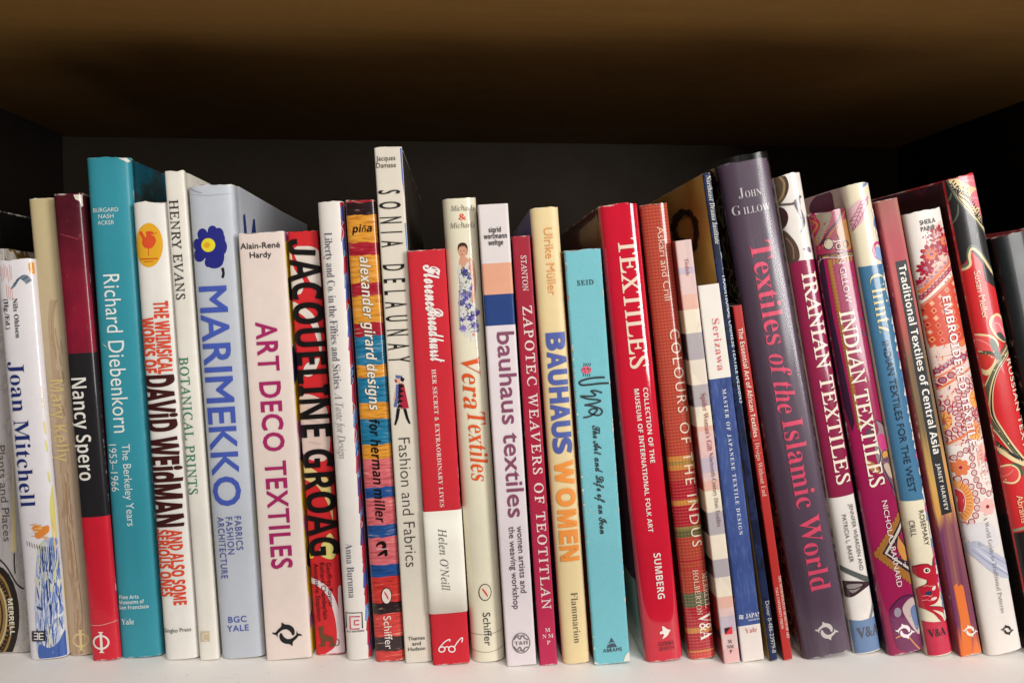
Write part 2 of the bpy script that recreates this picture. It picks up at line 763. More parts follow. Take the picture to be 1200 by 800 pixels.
def glyphs(s, style, spacing=1.0, offset=0.0, res=3):
    vs, fs = _raw_glyphs(s, style, spacing, res)
    if style in SLANT:
        vs = [(x + y * SLANT[style], y) for x, y in vs]
    if not offset:
        return vs, fs
    # make the strokes heavier or lighter: move every outline point along its mitred normal
    cnt = {}
    fs = [f if sum(vs[f[i]][0] * vs[f[(i + 1) % len(f)]][1] - vs[f[(i + 1) % len(f)]][0] * vs[f[i]][1] for i in range(len(f))) > 0 else f[::-1] for f in fs]
    for f in fs:
        for i in range(len(f)):
            e = (f[i], f[(i + 1) % len(f)])
            if (e[1], e[0]) in cnt:
                del cnt[(e[1], e[0])]
            else:
                cnt[e] = 1
    nrm = {}
    for a, b in cnt:
        dx, dy = vs[b][0] - vs[a][0], vs[b][1] - vs[a][1]
        l = math.hypot(dx, dy)
        if l < 1e-6:
            continue
        n = (dy / l, -dx / l)
        nrm.setdefault(a, []).append(n)
        nrm.setdefault(b, []).append(n)
    out = []
    for i, (x, y) in enumerate(vs):
        ns = nrm.get(i)
        if ns:
            mx, my = sum(n[0] for n in ns) / len(ns), sum(n[1] for n in ns) / len(ns)
            q = mx * mx + my * my
            k = min(1 / q if q > 1e-6 else 1.6, 1.9)
            x, y = x + mx * k * offset, y + my * k * offset
        out.append((x, y))
    return out, fs


def cap_h(style):
    if style not in _cap:
        vs, _ = glyphs('H', style)
        _cap[style] = max(v[1] for v in vs) - min(v[1] for v in vs)
    return _cap[style]


def _px_m(bk, px):
    a, b2 = bk.loc(600, 500), bk.loc(700, 500)
    return px * math.hypot(b2[0] - a[0], b2[1] - a[1]) / 100.0


def _txt(bk, part, lines, style, cap, col, sp=1.0, off=0.0, layer=3, outline=None, wob=0.0, label=None):
    """lines: list of (string, x centre at start, y start, y end): lettering that reads down the spine"""
    tris = []
    mats = [ink(col, bk.rough, bk.coat)]
    passes = [(off, 0, layer)]
    if outline:
        mats.append(ink(outline[0], bk.rough, bk.coat))
        passes = [(off + outline[1], 1, layer), (off, 0, layer + 1)]
    for ln in lines:
        s, xc, y0, y1 = ln[:4]
        st = ln[4] if len(ln) > 4 else style
        cp = ln[5] if len(ln) > 5 else cap
        u, v0 = bk.loc(xc, y0)
        # end on the same u: move along the book's own axis
        q = bk.pix(u, v0 - 0.1)
        q0 = bk.pix(u, v0)
        v1 = v0 - 0.1 * (y1 - y0) / (q[1] - q0[1])
        ref, _ = glyphs(s, st, sp, 0.0)
        xa, xb = min(p[0] for p in ref), max(p[0] for p in ref)
        sx = (v0 - v1) / (xb - xa)
        sy = _px_m(bk, cp) / cap_h(st)
        hc = cap_h(st) / 2
        for of, mi, ly in passes:
            vs, fs = glyphs(s, st, sp, of)
            pts = []
            for (x, y) in vs:
                yy = (y - hc) * sy
                if wob:
                    yy *= 1 + wob * math.sin(x * 5.0 + bk.seed)
                pts.append((u + yy, v0 - (x - xa) * sx))
            tris.append((pts, fs, mi, ly))
    o = bk.print_mesh(part, tris, mats)
    if o and label: o['label'] = label
    return o


def _htx(bk, part, lines, style, cap, col, sp=1.0, off=0.0, layer=3, face='S', label=None):
    """lines: list of (string, centre x, centre y, width px): lettering that reads across the spine"""
    tris = []
    mats = [ink(col, bk.rough, bk.coat)]
    for ln in lines:
        s, cx, cy, w = ln[:4]
        st = ln[4] if len(ln) > 4 else style
        cp = ln[5] if len(ln) > 5 else cap
        u, v = bk.loc(cx, cy)
        vs, fs = glyphs(s, st, sp, off)
        xa, xb = min(p[0] for p in vs), max(p[0] for p in vs)
        sx = _px_m(bk, w) / (xb - xa)
        sy = _px_m(bk, cp) / cap_h(st)
        hc = cap_h(st) / 2
        pts = [(u + (x - (xa + xb) / 2) * sx, v + (y - hc) * sy) for x, y in vs]
        tris.append((pts, fs, 0, layer))
    o = bk.print_mesh(part, tris, mats, face)
    if o and label: o['label'] = label
    return o


_queue = []


def txt(*a, **k):
    _queue.append((_txt, a, k))


def htx(*a, **k):
    _queue.append((_htx, a, k))


def set_all_lettering():
    """one font object per letter spacing, one line per string: then cut it up into the strings"""
    todo = {}
    for fn, a, k in _queue:
        sp = k.get('sp', 1.0)
        for ln in a[2]:
            todo.setdefault(sp, set()).add((ln[0], ln[4] if len(ln) > 4 else a[3]))
            todo.setdefault(1.0, set()).add(('H', ln[4] if len(ln) > 4 else a[3]))
    for sp, items in todo.items():
        items = sorted(items)
        cu = bpy.data.curves.new('lettering', 'FONT')
        cu.body = '\n'.join(STY[st](t) for t, st in items)
        cu.size = 1.0
        cu.space_character = sp
        cu.space_line = 3.0
        cu.resolution_u = 3
        cu.fill_mode = 'FRONT'
        ob = bpy.data.objects.new('lettering', cu)
        COL.objects.link(ob)
        dg = bpy.context.evaluated_depsgraph_get()
        me = ob.evaluated_get(dg).to_mesh()
        step = 3.0
        rows = [([], [], {}) for _ in items]
        where = []
        for v in me.vertices:
            r = min(max(int(round((0.2 - v.co.y) / step)), 0), len(items) - 1)
            vs, fs, seen = rows[r]
            x, y = v.co.x, v.co.y + r * step
            k = (round(x, 5), round(y, 5))
            if k not in seen:
                seen[k] = len(vs)
                vs.append((x, y))
            where.append((r, seen[k]))
        for p in me.polygons:
            q = [where[i] for i in p.vertices]
            t = [w[1] for w in q]
            if len(set(t)) == len(t):
                rows[q[0][0]][1].append(tuple(t))
        for (t, st), (vs, fs, _) in zip(items, rows):
            _glyph_cache[(t, st, sp, 3)] = (vs, fs)
        ob.evaluated_get(dg).to_mesh_clear()
        bpy.data.objects.remove(ob)
        bpy.data.curves.remove(cu)
    for fn, a, k in _queue:
        fn(*a, **k)


DOLPHIN = [(100, 485), (120, 486), (138, 466), (158, 446), (161, 422), (180, 433), (210, 437), (234, 454), (244, 480), (238, 502),
           (227, 500), (219, 484), (196, 466), (168, 468), (148, 482), (136, 495), (134, 517), (125, 500), (110, 498)]


def dolphins(bk, cx, cy, r, col):
    a = Art(bk, 'publisher_logo', layer=3)
    for sgn in (1, -1):
        a.poly([(cx + sgn * (x - 195) / 95 * r, cy + sgn * (y - 496) / 95 * r) for x, y in DOLPHIN], col, True, 3)
    return a.done()


def phi(bk, cx, cy, w, h, col):
    a = Art(bk, 'publisher_logo', layer=3)
    a.ring(cx, cy, w * 0.45, h * 0.32, w * 0.12, col)
    a.line([(cx - 0.3, cy - h / 2), (cx + 1.0, cy + h / 2)], w * 0.16, col, smooth=False)
    a.line([(cx - w * .17, cy - h / 2), (cx + w * .13, cy - h / 2)], w * 0.06, col, smooth=False)
    a.line([(cx - w * .1, cy + h / 2), (cx + w * .2, cy + h / 2)], w * 0.06, col, smooth=False)
    return a.done()


# ------------------------------------------------------------------ pattern makers
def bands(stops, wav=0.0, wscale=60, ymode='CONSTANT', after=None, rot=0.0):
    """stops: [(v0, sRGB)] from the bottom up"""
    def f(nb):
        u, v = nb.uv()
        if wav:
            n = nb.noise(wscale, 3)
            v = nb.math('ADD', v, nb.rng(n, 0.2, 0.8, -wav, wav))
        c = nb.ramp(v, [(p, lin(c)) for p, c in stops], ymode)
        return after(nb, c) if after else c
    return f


def blotch(cols, scale, dist=1.0, detail=3, stretch=(1, 1, 1), mode='CONSTANT'):
    def f(nb):
        n = nb.noise(scale, detail, nb.mapping(nb.obj(), scale=stretch), dist=dist)
        k = len(cols)
        return nb.ramp(n, [(0.28 + 0.44 * i / k if i else 0.0, lin(c)) for i, c in enumerate(cols)], mode)
    return f

# ------------------------------------------------------------------ bookcase
def build_bookcase():
    def white(nb):
        n = nb.noise(9, 5)
        sp = nb.noise(260, 2)
        c = nb.mix(nb.rng(n, 0.3, 0.7, 0, 1), lin((248, 243, 237)), lin((242, 236, 229)))
        c = nb.mix(nb.rng(sp, 0.70, 0.78, 0, 0.45), c, lin((170, 155, 140)))
        sc = nb.noise(40, 4, nb.mapping(nb.obj(), scale=(0.35, 2.2, 1)), dist=1.5)
        return nb.mix(nb.rng(sc, 0.68, 0.75, 0, 0.3), c, lin((186, 172, 158)))
    white_m = material('white_shelf_paint', None, 0.5, 0.02, 'paper', pattern=white)

    def wood(nb):
        g = nb.noise(14, 5, nb.mapping(nb.obj(), scale=(0.3, 7.0, 7.0)), dist=0.3)
        return nb.ramp(g, [(0.3, lin((116, 83, 40))), (0.5, lin((120, 86, 42))), (0.7, lin((123, 89, 44)))], 'LINEAR')
    wood_m = material('brown_shelf_wood', None, 0.6, 0.08, 'paper', pattern=wood)
    dark_m = material('dark_back_board', lin((68, 58, 46)), 0.7, 0.14, 'paper')
    side_m = material('dark_side_board', lin((38, 31, 26)), 0.65, 0.12, 'paper')
    yf, yb = -0.083, 0.402
    xl, xr = -0.437, 0.515
    zc = CAM_Z + 0.19
    root = props(empty('bookcase', (0.02, 0.15, 0)), 'dark bookcase, white painted shelf below the books, brown wooden shelf above', 'bookcase')

    def part(name, x0, x1, y0, y1, z0, z1, m):
        bm = bmesh.new()
        bm_box(bm, x0 - 0.02, x1 - 0.02, y0 - 0.15, y1 - 0.15, z0, z1, bevel=0.0012)
        return link_mesh(name, bm, m, root)
    part('shelf_board', xl, xr, yf, yb, -0.022, 0.0, white_m)
    part('upper_shelf', xl, xr, yf, yb, zc, zc + 0.022, wood_m)
    part('back_panel', xl - 0.02, xr + 0.02, yb + 0.001, yb + 0.012, -0.3, zc + 0.3, dark_m)
    part('side_panel', xl - 0.022, xl - 0.001, yf - 0.001, yb, -0.3, zc + 0.3, side_m)
    part('side_panel', xr + 0.001, xr + 0.022, yf - 0.001, yb, -0.3, zc + 0.3, side_m)


build_bookcase()


def _pages(nb):
    o = nb.new('ShaderNodeSeparateXYZ')
    nb.link(nb.obj(), o.inputs[0])
    s = nb.noise(2600, 1, nb.mapping(nb.obj(), scale=(1, 0.01, 0.01)))
    return nb.ramp(s, [(0.35, lin((188, 176, 152))), (0.65, lin((232, 224, 206)))], 'LINEAR')


PAGE_MAT = material('page_paper', None, 0.7, 0.03, None, pattern=_pages)
PAPER_EDGE = material('white_paper_edge', lin((225, 218, 208)), 0.6, 0.04, None)


def solid(c, rough=0.42, var=0.05, surf='paper', coat=0.0, name='spine_paper', **kw):
    kw.setdefault('scuff', 0.8)
    kw.setdefault('tone', 0.9)
    return material(name, lin(c), rough, var, surf, coat, **kw)


def patt(p, rough=0.42, var=0.05, surf='paper', coat=0.0, name='printed_paper', **kw):
    kw.setdefault('scuff', 0.8)
    kw.setdefault('tone', 0.9)
    return material(name, None, rough, var, surf, coat, pattern=p, **kw)


# ================================================================== the books, left to right
# --- black book out of the frame at the left edge, its cover shows above its neighbour
bk = Book('black glossy book at the left photo edge, only its dark cover showing',
          (-75, 240, -40, 240, -12, 764, -47, 764), 'hard', D=0.25,
          spine=solid((26, 24, 24), 0.3), coat=0.3, rough=0.3)

# --- grey patterned book with a beige label, cut by the frame
def p_grey(nb):
    a = nb.noise(60, 3, nb.mapping(nb.obj(), scale=(2.5, 1, 1)), dist=1.0)
    return nb.ramp(a, [(0, lin((178, 170, 168))), (0.52, lin((166, 158, 160))), (0.6, lin((186, 176, 166)))])
bk = Book('grey patterned book with a beige spine label, cut by the left photo edge',
          (-38, 293, 4, 292, 36, 766, -6, 766), 'flat', D=0.24,
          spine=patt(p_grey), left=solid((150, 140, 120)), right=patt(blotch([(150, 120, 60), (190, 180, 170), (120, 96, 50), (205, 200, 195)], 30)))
a = Art(bk, 'beige_label', layer=1)
a.poly([(-48, 296), (6, 296), (19.5, 646), (-30, 647)], (206, 190, 142))
a.poly([(-36, 420), (-2.5, 420), (-1.5, 426), (-36, 426)], (60, 50, 40))
a.done()
a = Art(bk, 'tile_pattern', layer=2)
a.ell(-6, 722, 29, 60, (40, 32, 28)).ell(-9, 722, 25, 54, (150, 118, 66))
for i in range(5):
    a.ring(-11, 722, 24 - i * 5, 50 - i * 10, 2.0, (196, 178, 140) if i % 2 else (60, 48, 36))
for i in range(22):
    t = -1.5 + i * 0.14
    a.poly([(-9 + 20 * math.cos(t) + d[0], 722 + 44 * math.sin(t) + d[1]) for d in ((-1.6, -2), (1.6, -2), (1.6, 2), (-1.6, 2))], (40, 32, 28))
a.line([(-4, 652), (8, 664), (20, 684), (28, 690)], 1.8, (40, 34, 34)).line([(17, 648), (17, 660), (18, 672)], 1.6, (50, 44, 40))
for i in range(9):
    a.line([(20 + i * .6, 660 + i * 12), (26 + i * .3, 655 + i * 12), (31, 662 + i * 12)], 1.1, (196, 186, 170))
a.done()
txt(bk, 'title', [('Plants and Places', 1.5, 522, 634)], 'G', 8.0, (92, 84, 72))
txt(bk, 'publisher_name', [('MERRELL', 12.5, 701, 743)], 'H', 5.2, (226, 220, 200), layer=5)

# --- white book with blue serif lettering and painted art
P_WHITE = (232, 226, 228)
def p_paint(nb):
    n = nb.noise(16, 5, nb.mapping(nb.obj(), scale=(1, 1, 0.6)), dist=1.6)
    return nb.ramp(n, [(0, lin((52, 84, 150))), (0.36, lin((150, 166, 196))), (0.46, lin((226, 222, 222))), (0.58, lin((214, 206, 130))), (0.66, lin((226, 150, 62))), (0.72, lin((206, 212, 224)))], 'LINEAR')
bk = Book('white book with navy serif lettering and blue and orange paint strokes',
          (-9, 305, 37, 305, 76, 773, 33, 774), 'hard', D=0.22, bulge=0.0055, p=2.6,
          spine=solid(P_WHITE, 0.28, coat=0.5), right=patt(p_paint, 0.3), coat=0.5, rough=0.28)
a = Art(bk, 'painted_art', layer=1)
for i in range(8):
    x = -2 + i * 2.1
    a.line([(x, 310 + (i % 3) * 2), (x + 1, 318 + (i * 5 % 9)), (x + 1.4, 324 + (i * 7 % 9))], 0.6, (214, 150, 140))
for i in range(4):
    a.line([(7 + i * 2.3, 334 + i), (8.5 + i * 2.2, 352)], 0.5, (214, 120, 100))
rnd = random.Random(5)
for i in range(26):
    t = i / 25
    x, y = 15 + 17 * t, 337 - 12 * math.sin(t * 2.6)
    a.line([(x - 2.5, y + 2.5), (x + 3.5, y - 2.5)], rnd.uniform(.8, 2.2), rnd.choice([(74, 94, 112), (110, 124, 140), (150, 156, 168), (60, 80, 96)]), taper=True)
a.poly([(32, 309), (36, 308), (40, 316), (37, 321), (33, 318)], (232, 158, 62), True)
a.poly([(57, 590), (62, 560), (66, 640), (66, 690), (62, 650)], (224, 214, 120), True)
# blue brushwork
a.poly([(46, 640), (68, 636), (76, 700), (77, 773), (47, 773), (42, 740), (41, 700)], (172, 182, 208), True)
for i in range(60):
    x = rnd.uniform(44, 74); y = rnd.uniform(636, 770); w_ = rnd.uniform(4, 9)
    a.ell(x, y, w_ * .5, w_, rnd.choice([(196, 202, 218), (150, 166, 206), (214, 216, 226), (128, 148, 196), (206, 206, 190)]), rnd.uniform(-.5, .5), 10)
for i in range(170):
    x = rnd.uniform(43, 72); y = rnd.uniform(642, 765)
    l = rnd.uniform(5, 30); sk = rnd.uniform(-3, 5)
    c = rnd.choice([(52, 82, 160), (74, 106, 178), (206, 210, 222), (226, 226, 230), (120, 142, 196), (180, 190, 216), (216, 212, 150), (36, 60, 122)])
    a.line([(x, y), (x + sk * .5, y + l * .5), (x + sk, y + l)], rnd.uniform(.4, 1.9), c, taper=True, n=3)
a.poly([(46, 755), (58, 759), (68, 752), (76, 735), (77, 773), (48, 773)], (64, 98, 172), True)
for i in range(14):
    x = 47 + i * 2
    a.line([(x, 640), (x + 1.2, 655), (x + rnd.uniform(-2, 2), 670)], rnd.uniform(.7, 1.8), rnd.choice([(46, 74, 150), (70, 100, 176), (36, 58, 120)]), taper=True)
a.poly([(38, 618), (44, 615), (50, 617), (56, 616), (57, 622), (54, 626), (47, 631), (42, 630), (41, 625)], (232, 142, 62), True)
for i in range(16):
    x = rnd.uniform(34, 52); y = rnd.uniform(614, 632)
    a.line([(x, y), (x + rnd.uniform(4, 8), y + rnd.uniform(-2, 2))], rnd.uniform(.6, 1.8), rnd.choice([(236, 150, 70), (240, 186, 120), (226, 196, 170), (222, 128, 54), (230, 214, 204)]), taper=True)
a.line([(40, 620), (50, 618)], 2, (244, 180, 96), taper=True)
for i in range(8):
    a.line([(31 + i * 3, 634 + i * 0.9), (32.5 + i * 3, 640 + i)], 1.0, rnd.choice([(90, 76, 70), (150, 128, 110)]), taper=True)
a.poly([(43, 710), (47, 711), (51, 713), (48, 715), (44, 713)], (46, 66, 120), True)
for i in range(12):
    y = rnd.uniform(430, 640)
    a.line([(44 + (y - 430) * .085, y), (46 + (y - 430) * .085, y + 14)], 1.6, rnd.choice([(226, 190, 120), (224, 214, 120), (232, 206, 180)]), taper=True)
a.done()
txt(bk, 'author_name', [('Nils Ohlsen', 17.5, 350, 396), ('(Hg./Ed.)', 6.5, 351, 386)], 'B', 5.0, (60, 58, 62))
txt(bk, 'title', [('Joan Mitchell', 18.5, 424, 594)], 'B', 16.5, (38, 50, 112), off=-0.006)
a = Art(bk, 'publisher_logo', layer=6)
a.poly([(37.6, 739.5), (54, 738.5), (54, 750.5), (37.8, 751.5)], (34, 30, 34))
for m in (0, 1):
    x0, x1 = (40.2, 45) if m == 0 else (51.6, 46.8)
    xv = x1 if m == 0 else x1
    a.line([(x1, 741), (x1, 749)], 1.3, (228, 222, 220), smooth=False)
    for y in (741.4, 745, 748.6):
        a.line([(x0, y), (x1, y)], 1.3, (228, 222, 220), smooth=False)
a.done()

# --- tan book
bk = Book('tan book with pale gold lettering, between the white and the maroon book',
          (31.5, 234, 61, 232, 109, 768, 80, 769), 'hard', D=0.24, bulge=0.004, p=2.6,
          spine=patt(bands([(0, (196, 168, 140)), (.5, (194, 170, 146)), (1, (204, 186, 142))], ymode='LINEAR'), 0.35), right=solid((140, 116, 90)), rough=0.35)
a = Art(bk, 'cloth_fold_print', layer=1)
a.line([(62, 352), (60, 380), (63, 420), (68, 470), (73, 530), (76, 560), (79, 620), (84, 670), (88, 700), (90, 730), (88, 768)], 7, (186, 158, 130))
a.line([(77, 560), (80, 610), (83, 640), (87, 690), (91, 715), (90, 745), (92, 768)], 3, (170, 136, 106))
a.line([(80, 555), (85, 620), (92, 680), (96, 720), (96, 768)], 1, (160, 124, 96))
rnd = random.Random(77)
fold = smooth_pts([(64, 380), (69, 460), (74, 530), (78, 590), (83, 650), (88, 700), (91, 740), (92, 766)], False, 10)
for i in range(120):
    x, y = rnd.choice(fold)
    x += rnd.uniform(-5, 6)
    a.line([(x, y), (x + rnd.uniform(-.5, 1.6), y + rnd.uniform(4, 9)), (x + rnd.uniform(0, 3), y + rnd.uniform(10, 18))], rnd.uniform(.4, 2.2), rnd.choice([(184, 156, 128), (176, 148, 120), (190, 164, 138), (170, 140, 112), (196, 172, 148)]), taper=True, n=3)
a.line([(66, 352), (61.5, 368), (61, 392), (66, 420)], 1.4, (176, 148, 106))
a.done()
txt(bk, 'author_name', [('Mary Kelly', 65.5, 445, 541)], 'H', 15.5, (216, 190, 132), off=-0.012)
phi(bk, 94.5, 750, 19, 23, (220, 196, 138))

# --- maroon, black and red book
def mott(nb, c):
    n = nb.noise(30, 6, dist=.8)
    n2 = nb.noise(300, 2)
    c = nb.mix(nb.rng(n, .35, .7, 0, .55), c, lin((60, 14, 26)))
    return nb.mix(nb.rng(n2, .66, .74, 0, .22), c, lin((190, 120, 120)))
def p_spero(nb):
    u, v = nb.uv()
    top = mott(nb, nb.ramp(v, [(0, lin((128, 26, 48))), (.8, lin((140, 30, 52))), (.93, lin((92, 28, 40)))], 'LINEAR'))
    low = nb.ramp(nb.math('ADD', v, 0), [(0, lin((206, 34, 52))), (.310, lin((36, 34, 36)))])
    return nb.mix(nb.math('GREATER_THAN', v, .6645), low, top)
bk = Book('narrow book banded maroon, black and red with white sans lettering',
          (59.5, 228, 95, 228, 139, 772, 107, 775), 'hard', D=0.24, bulge=0.0042, p=2.8,
          spine=patt(p_spero, 0.3, coat=0.3), right=solid((60, 20, 28), 0.35), left=solid((60, 20, 28)), rough=0.3, coat=0.3)
txt(bk, 'author_name', [('Nancy Spero', 92, 443, 563)], 'H', 16.5, (238, 232, 222), off=-0.01)
phi(bk, 118.5, 752.5, 19.5, 23.5, (240, 226, 218))
a = Art(bk, 'worn_edge', layer=2)
a.poly([(86, 229), (92, 227), (95, 229), (96, 240), (94, 243), (92, 236), (88, 234)], (214, 204, 190))
a.line([(104, 733), (118, 732.5), (136, 728)], 0.7, (226, 170, 160))
a.line([(71, 275), (82, 278), (92, 281)], 0.5, (200, 90, 90))
a.done()

# --- teal book
def p_tealside(nb):
    n = nb.noise(11, 4, nb.mapping(nb.obj(), scale=(1, 1, 1.3)), dist=1.2)
    return nb.ramp(n, [(0, lin((18, 56, 68))), (.42, lin((26, 88, 106))), (.5, lin((46, 62, 62))), (.62, lin((30, 86, 104)))], 'LINEAR')
bk = Book('large teal hardback with thin white lettering, tallest book left of centre-left',
          (97, 185, 151, 185, 188.5, 771, 140.5, 772), 'hard', D=0.26, bulge=0.0058, p=2.9,
          spine=solid((56, 146, 162), 0.36), right=patt(p_tealside, 0.25, coat=.4), rough=0.36)
bk.root['label'] = 'large teal hardback with thin white lettering and a torn top edge'
htx(bk, 'author_names', [('BURGARD', 123.8, 246.5, 27.5), ('NASH', 124.3, 254, 16.5), ('ACKER', 124.3, 261.5, 18)], 'G', 4.6, (226, 232, 228))
txt(bk, 'title', [('Richard Diebenkorn', 130.5, 322, 507)], 'G', 17.5, (236, 240, 236), sp=1.02)
txt(bk, 'subtitle', [('The Berkeley Years', 147.5, 520.5, 616), ('1953\u20131966', 131.5, 521, 576)], 'G', 8.6, (226, 234, 232))
htx(bk, 'publisher_name', [('Fine Arts', 151, 699.6, 22, 'H', 4.2), ('Museums of', 154, 705.4, 28, 'H', 4.2), ('San Francisco', 156.5, 711.4, 33, 'H', 4.2), ('Yale', 149.5, 728.5, 14.5, 'B', 6.4)], 'H', 4.4, (222, 232, 232))
a = Art(bk, 'worn_edge', layer=2)
a.poly([(134, 184), (140, 183.3), (146, 185), (150, 188), (148, 190.5), (143, 188)], (226, 220, 208))
a.poly([(119, 402), (124, 406), (126, 408), (122, 406)], (190, 214, 214))
a.done()
a = Art(bk, 'worn_edge', face='R', layer=2)
a.poly([(150, 190), (153.5, 188), (158, 187.5), (154, 194), (151.5, 196)], (222, 222, 214))
a.done()

# --- cream book with red, brown hand lettering
CR = (234, 229, 221)
bk = Book('cream book with an orange oval and bold red and brown hand lettering',
          (154, 238, 195, 237.5, 233, 772, 192, 774), 'hard', D=0.2, bulge=0.005, p=2.8,
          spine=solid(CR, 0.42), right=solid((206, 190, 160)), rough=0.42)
a = Art(bk, 'orange_oval', layer=1)
a.ell(174.4, 287.8, 16.4, 26, (234, 174, 44))
Z = dict(k=5.333, ox=150, oy=170)
a.k, a.ox, a.oy = 5.333, 150, 170
a.poly([(68, 552), (84, 542), (96, 560), (112, 580), (114, 562), (110, 548), (122, 542), (150, 542), (160, 552), (164, 568), (176, 600), (164, 630), (146, 648), (122, 650), (100, 640), (86, 616), (88, 588)], (222, 84, 44), True, 3)
a.line([(128, 646), (130, 696)], 6, (222, 84, 44), smooth=False).line([(160, 556), (182, 552)], 5, (222, 84, 44), smooth=False)
a.line([(146, 562), (170, 572)], 6, (234, 174, 44), smooth=False)
a.line([(76, 716), (188, 712)], 8, (206, 92, 40), smooth=False).line([(100, 732), (160, 729)], 6, (212, 110, 40), smooth=False)
a.done()
RED = (226, 76, 44)
txt(bk, 'title', [('THE WHIMSiCAL', 188.2, 353.5, 437.5), ('WORKS OF', 171.5, 373, 437)], 'H', 15, RED, wob=.05, off=.018)
txt(bk, 'author_name', [('DAViD WEidMAN', 184.5, 440.5, 617)], 'H', 32.5, (66, 26, 26), off=0.028, wob=.04)
txt(bk, 'subtitle', [('AND ALSO SOME', 205.3, 621, 708), ('SERiOUS ONES', 190, 621, 698.5)], 'H', 13.6, RED, wob=.05, off=.018)
htx(bk, 'publisher_name', [('Gingko Press', 207.2, 738.3, 31.5)], 'G', 4.6, (70, 62, 56))

# --- thin cream book with serif lettering
bk = Book('thin cream book with black and green spaced capitals, beside the lavender book',
          (193, 201, 214, 201, 257, 773, 233, 774), 'hard', D=0.22, bulge=0.0018, p=3.0,
          spine=solid((234, 228, 216), 0.4), rough=0.4)
txt(bk, 'author_name', [('HENRY EVANS', 203.6, 235, 351)], 'R', 9.6, (52, 46, 42), sp=1.1, off=0.008)
txt(bk, 'title', [('BOTANICAL PRINTS', 215.2, 419, 579)], 'R', 9.8, (48, 130, 96), sp=1.12, off=0.008)
a = Art(bk, 'publisher_logo', layer=2)
a.poly([(235, 739.6), (245.6, 739.2), (246, 751.5), (235.5, 752)], (208, 188, 156))
a.line([(244.5, 741.5), (239.5, 742.5), (237.6, 746), (239, 749.5), (244, 751)], .9, (236, 228, 214))
a.done()

# --- lavender book with the flower
LAV = (193, 197, 205)
bk = Book('broad lavender book with a navy flower and large blue capitals',
          (216.5, 218, 274, 217, 309, 770.5, 260, 773), 'hard', D=0.245, bulge=0.0065, p=3.2,
          spine=solid(LAV, 0.4), edge=solid((216, 210, 206)), rough=0.4)
NV = (42, 44, 128)
a = Art(bk, 'flower', k=5.333, ox=150, oy=170, layer=1)
for cx, cy, rx, ry in ((528, 542, 30, 36), (566, 560, 32, 40), (584, 640, 34, 52), (560, 700, 42, 66), (540, 730, 56, 44), (500, 735, 20, 30), (446, 690, 40, 42), (432, 624, 32, 36), (465, 562, 32, 38), (505, 630, 76, 84), (580, 590, 26, 40)):
    a.ell(cx, cy, rx, ry, NV)
a.ell(502, 628, 44, 43, (232, 214, 50)).ell(494, 628, 20, 18, (228, 164, 44), -.3)
a.poly([(582, 772), (600, 768), (606, 806), (600, 834), (584, 832), (590, 802)], (34, 32, 38))
a.done()
txt(bk, 'title', [('MARIMEKKO', 249, 336.5, 593)], 'G', 29.5, (72, 92, 178), off=0.018)
txt(bk, 'subtitle', [('FABRICS', 278.6, 605, 644), ('FASHION', 268.4, 606, 649), ('ARCHITECTURE', 258.4, 606, 677.5)], 'G', 7.2, (84, 92, 156), sp=1.15, off=.012)
htx(bk, 'publisher_name', [('BGC', 278.3, 725.6, 20.5), ('YALE', 278.8, 736, 24.5)], 'G', 6.8, (74, 92, 170), off=.015, sp=1.1)
a = Art(bk, 'cover_title', face='R', layer=1)
for pts in ([(284, 275), (285, 252), (287, 251.5), (289.5, 275)], [(294.5, 275), (296.5, 257), (298.5, 257.5), (300, 275)]):
    a.poly(pts, (46, 62, 128))
a.done()
a = Art(bk, 'jacket_crease', layer=2)
a.line([(222, 221), (230, 225), (237, 226.5)], .8, (150, 150, 170), taper=True)
a.line([(222, 228), (245, 229.4), (270, 227)], .5, (176, 178, 196), taper=True)
a.done()

# --- pinkish book with magenta capitals
def p_deco(nb):
    vo = nb.voronoi(70, nb.mapping(nb.obj(), scale=(1, 1, .8)), 'Color')
    s = nb.new('ShaderNodeSeparateColor'); nb.link(vo, s.inputs[0])
    return nb.ramp(s.outputs[0], [(0, lin((232, 214, 60))), (.3, lin((50, 52, 92))), (.5, lin((206, 130, 184))), (.66, lin((232, 226, 222))), (.82, lin((238, 216, 70)))])
bk = Book('pale pink book with magenta sans capitals and a black emblem of two fish',
          (277, 274, 333.5, 272, 364, 772, 313, 774), 'hard', D=0.22, bulge=0.0022, p=5.0,
          spine=solid((234, 216, 206), 0.42), right=patt(p_deco), left=patt(p_deco), edge=PAPER_EDGE, rough=0.42)
htx(bk, 'author_name', [('Alain-Ren\u00e9', 305, 288.2, 44), ('Hardy', 305.5, 299, 24)], 'G', 6.4, (44, 38, 40), off=.012)
txt(bk, 'title', [('ART DECO TEXTILES', 311.8, 378, 667)], 'G', 22.5, (168, 40, 100), sp=1.1, off=.024)
dolphins(bk, 336.6, 742.8, 17.5, (30, 30, 32))

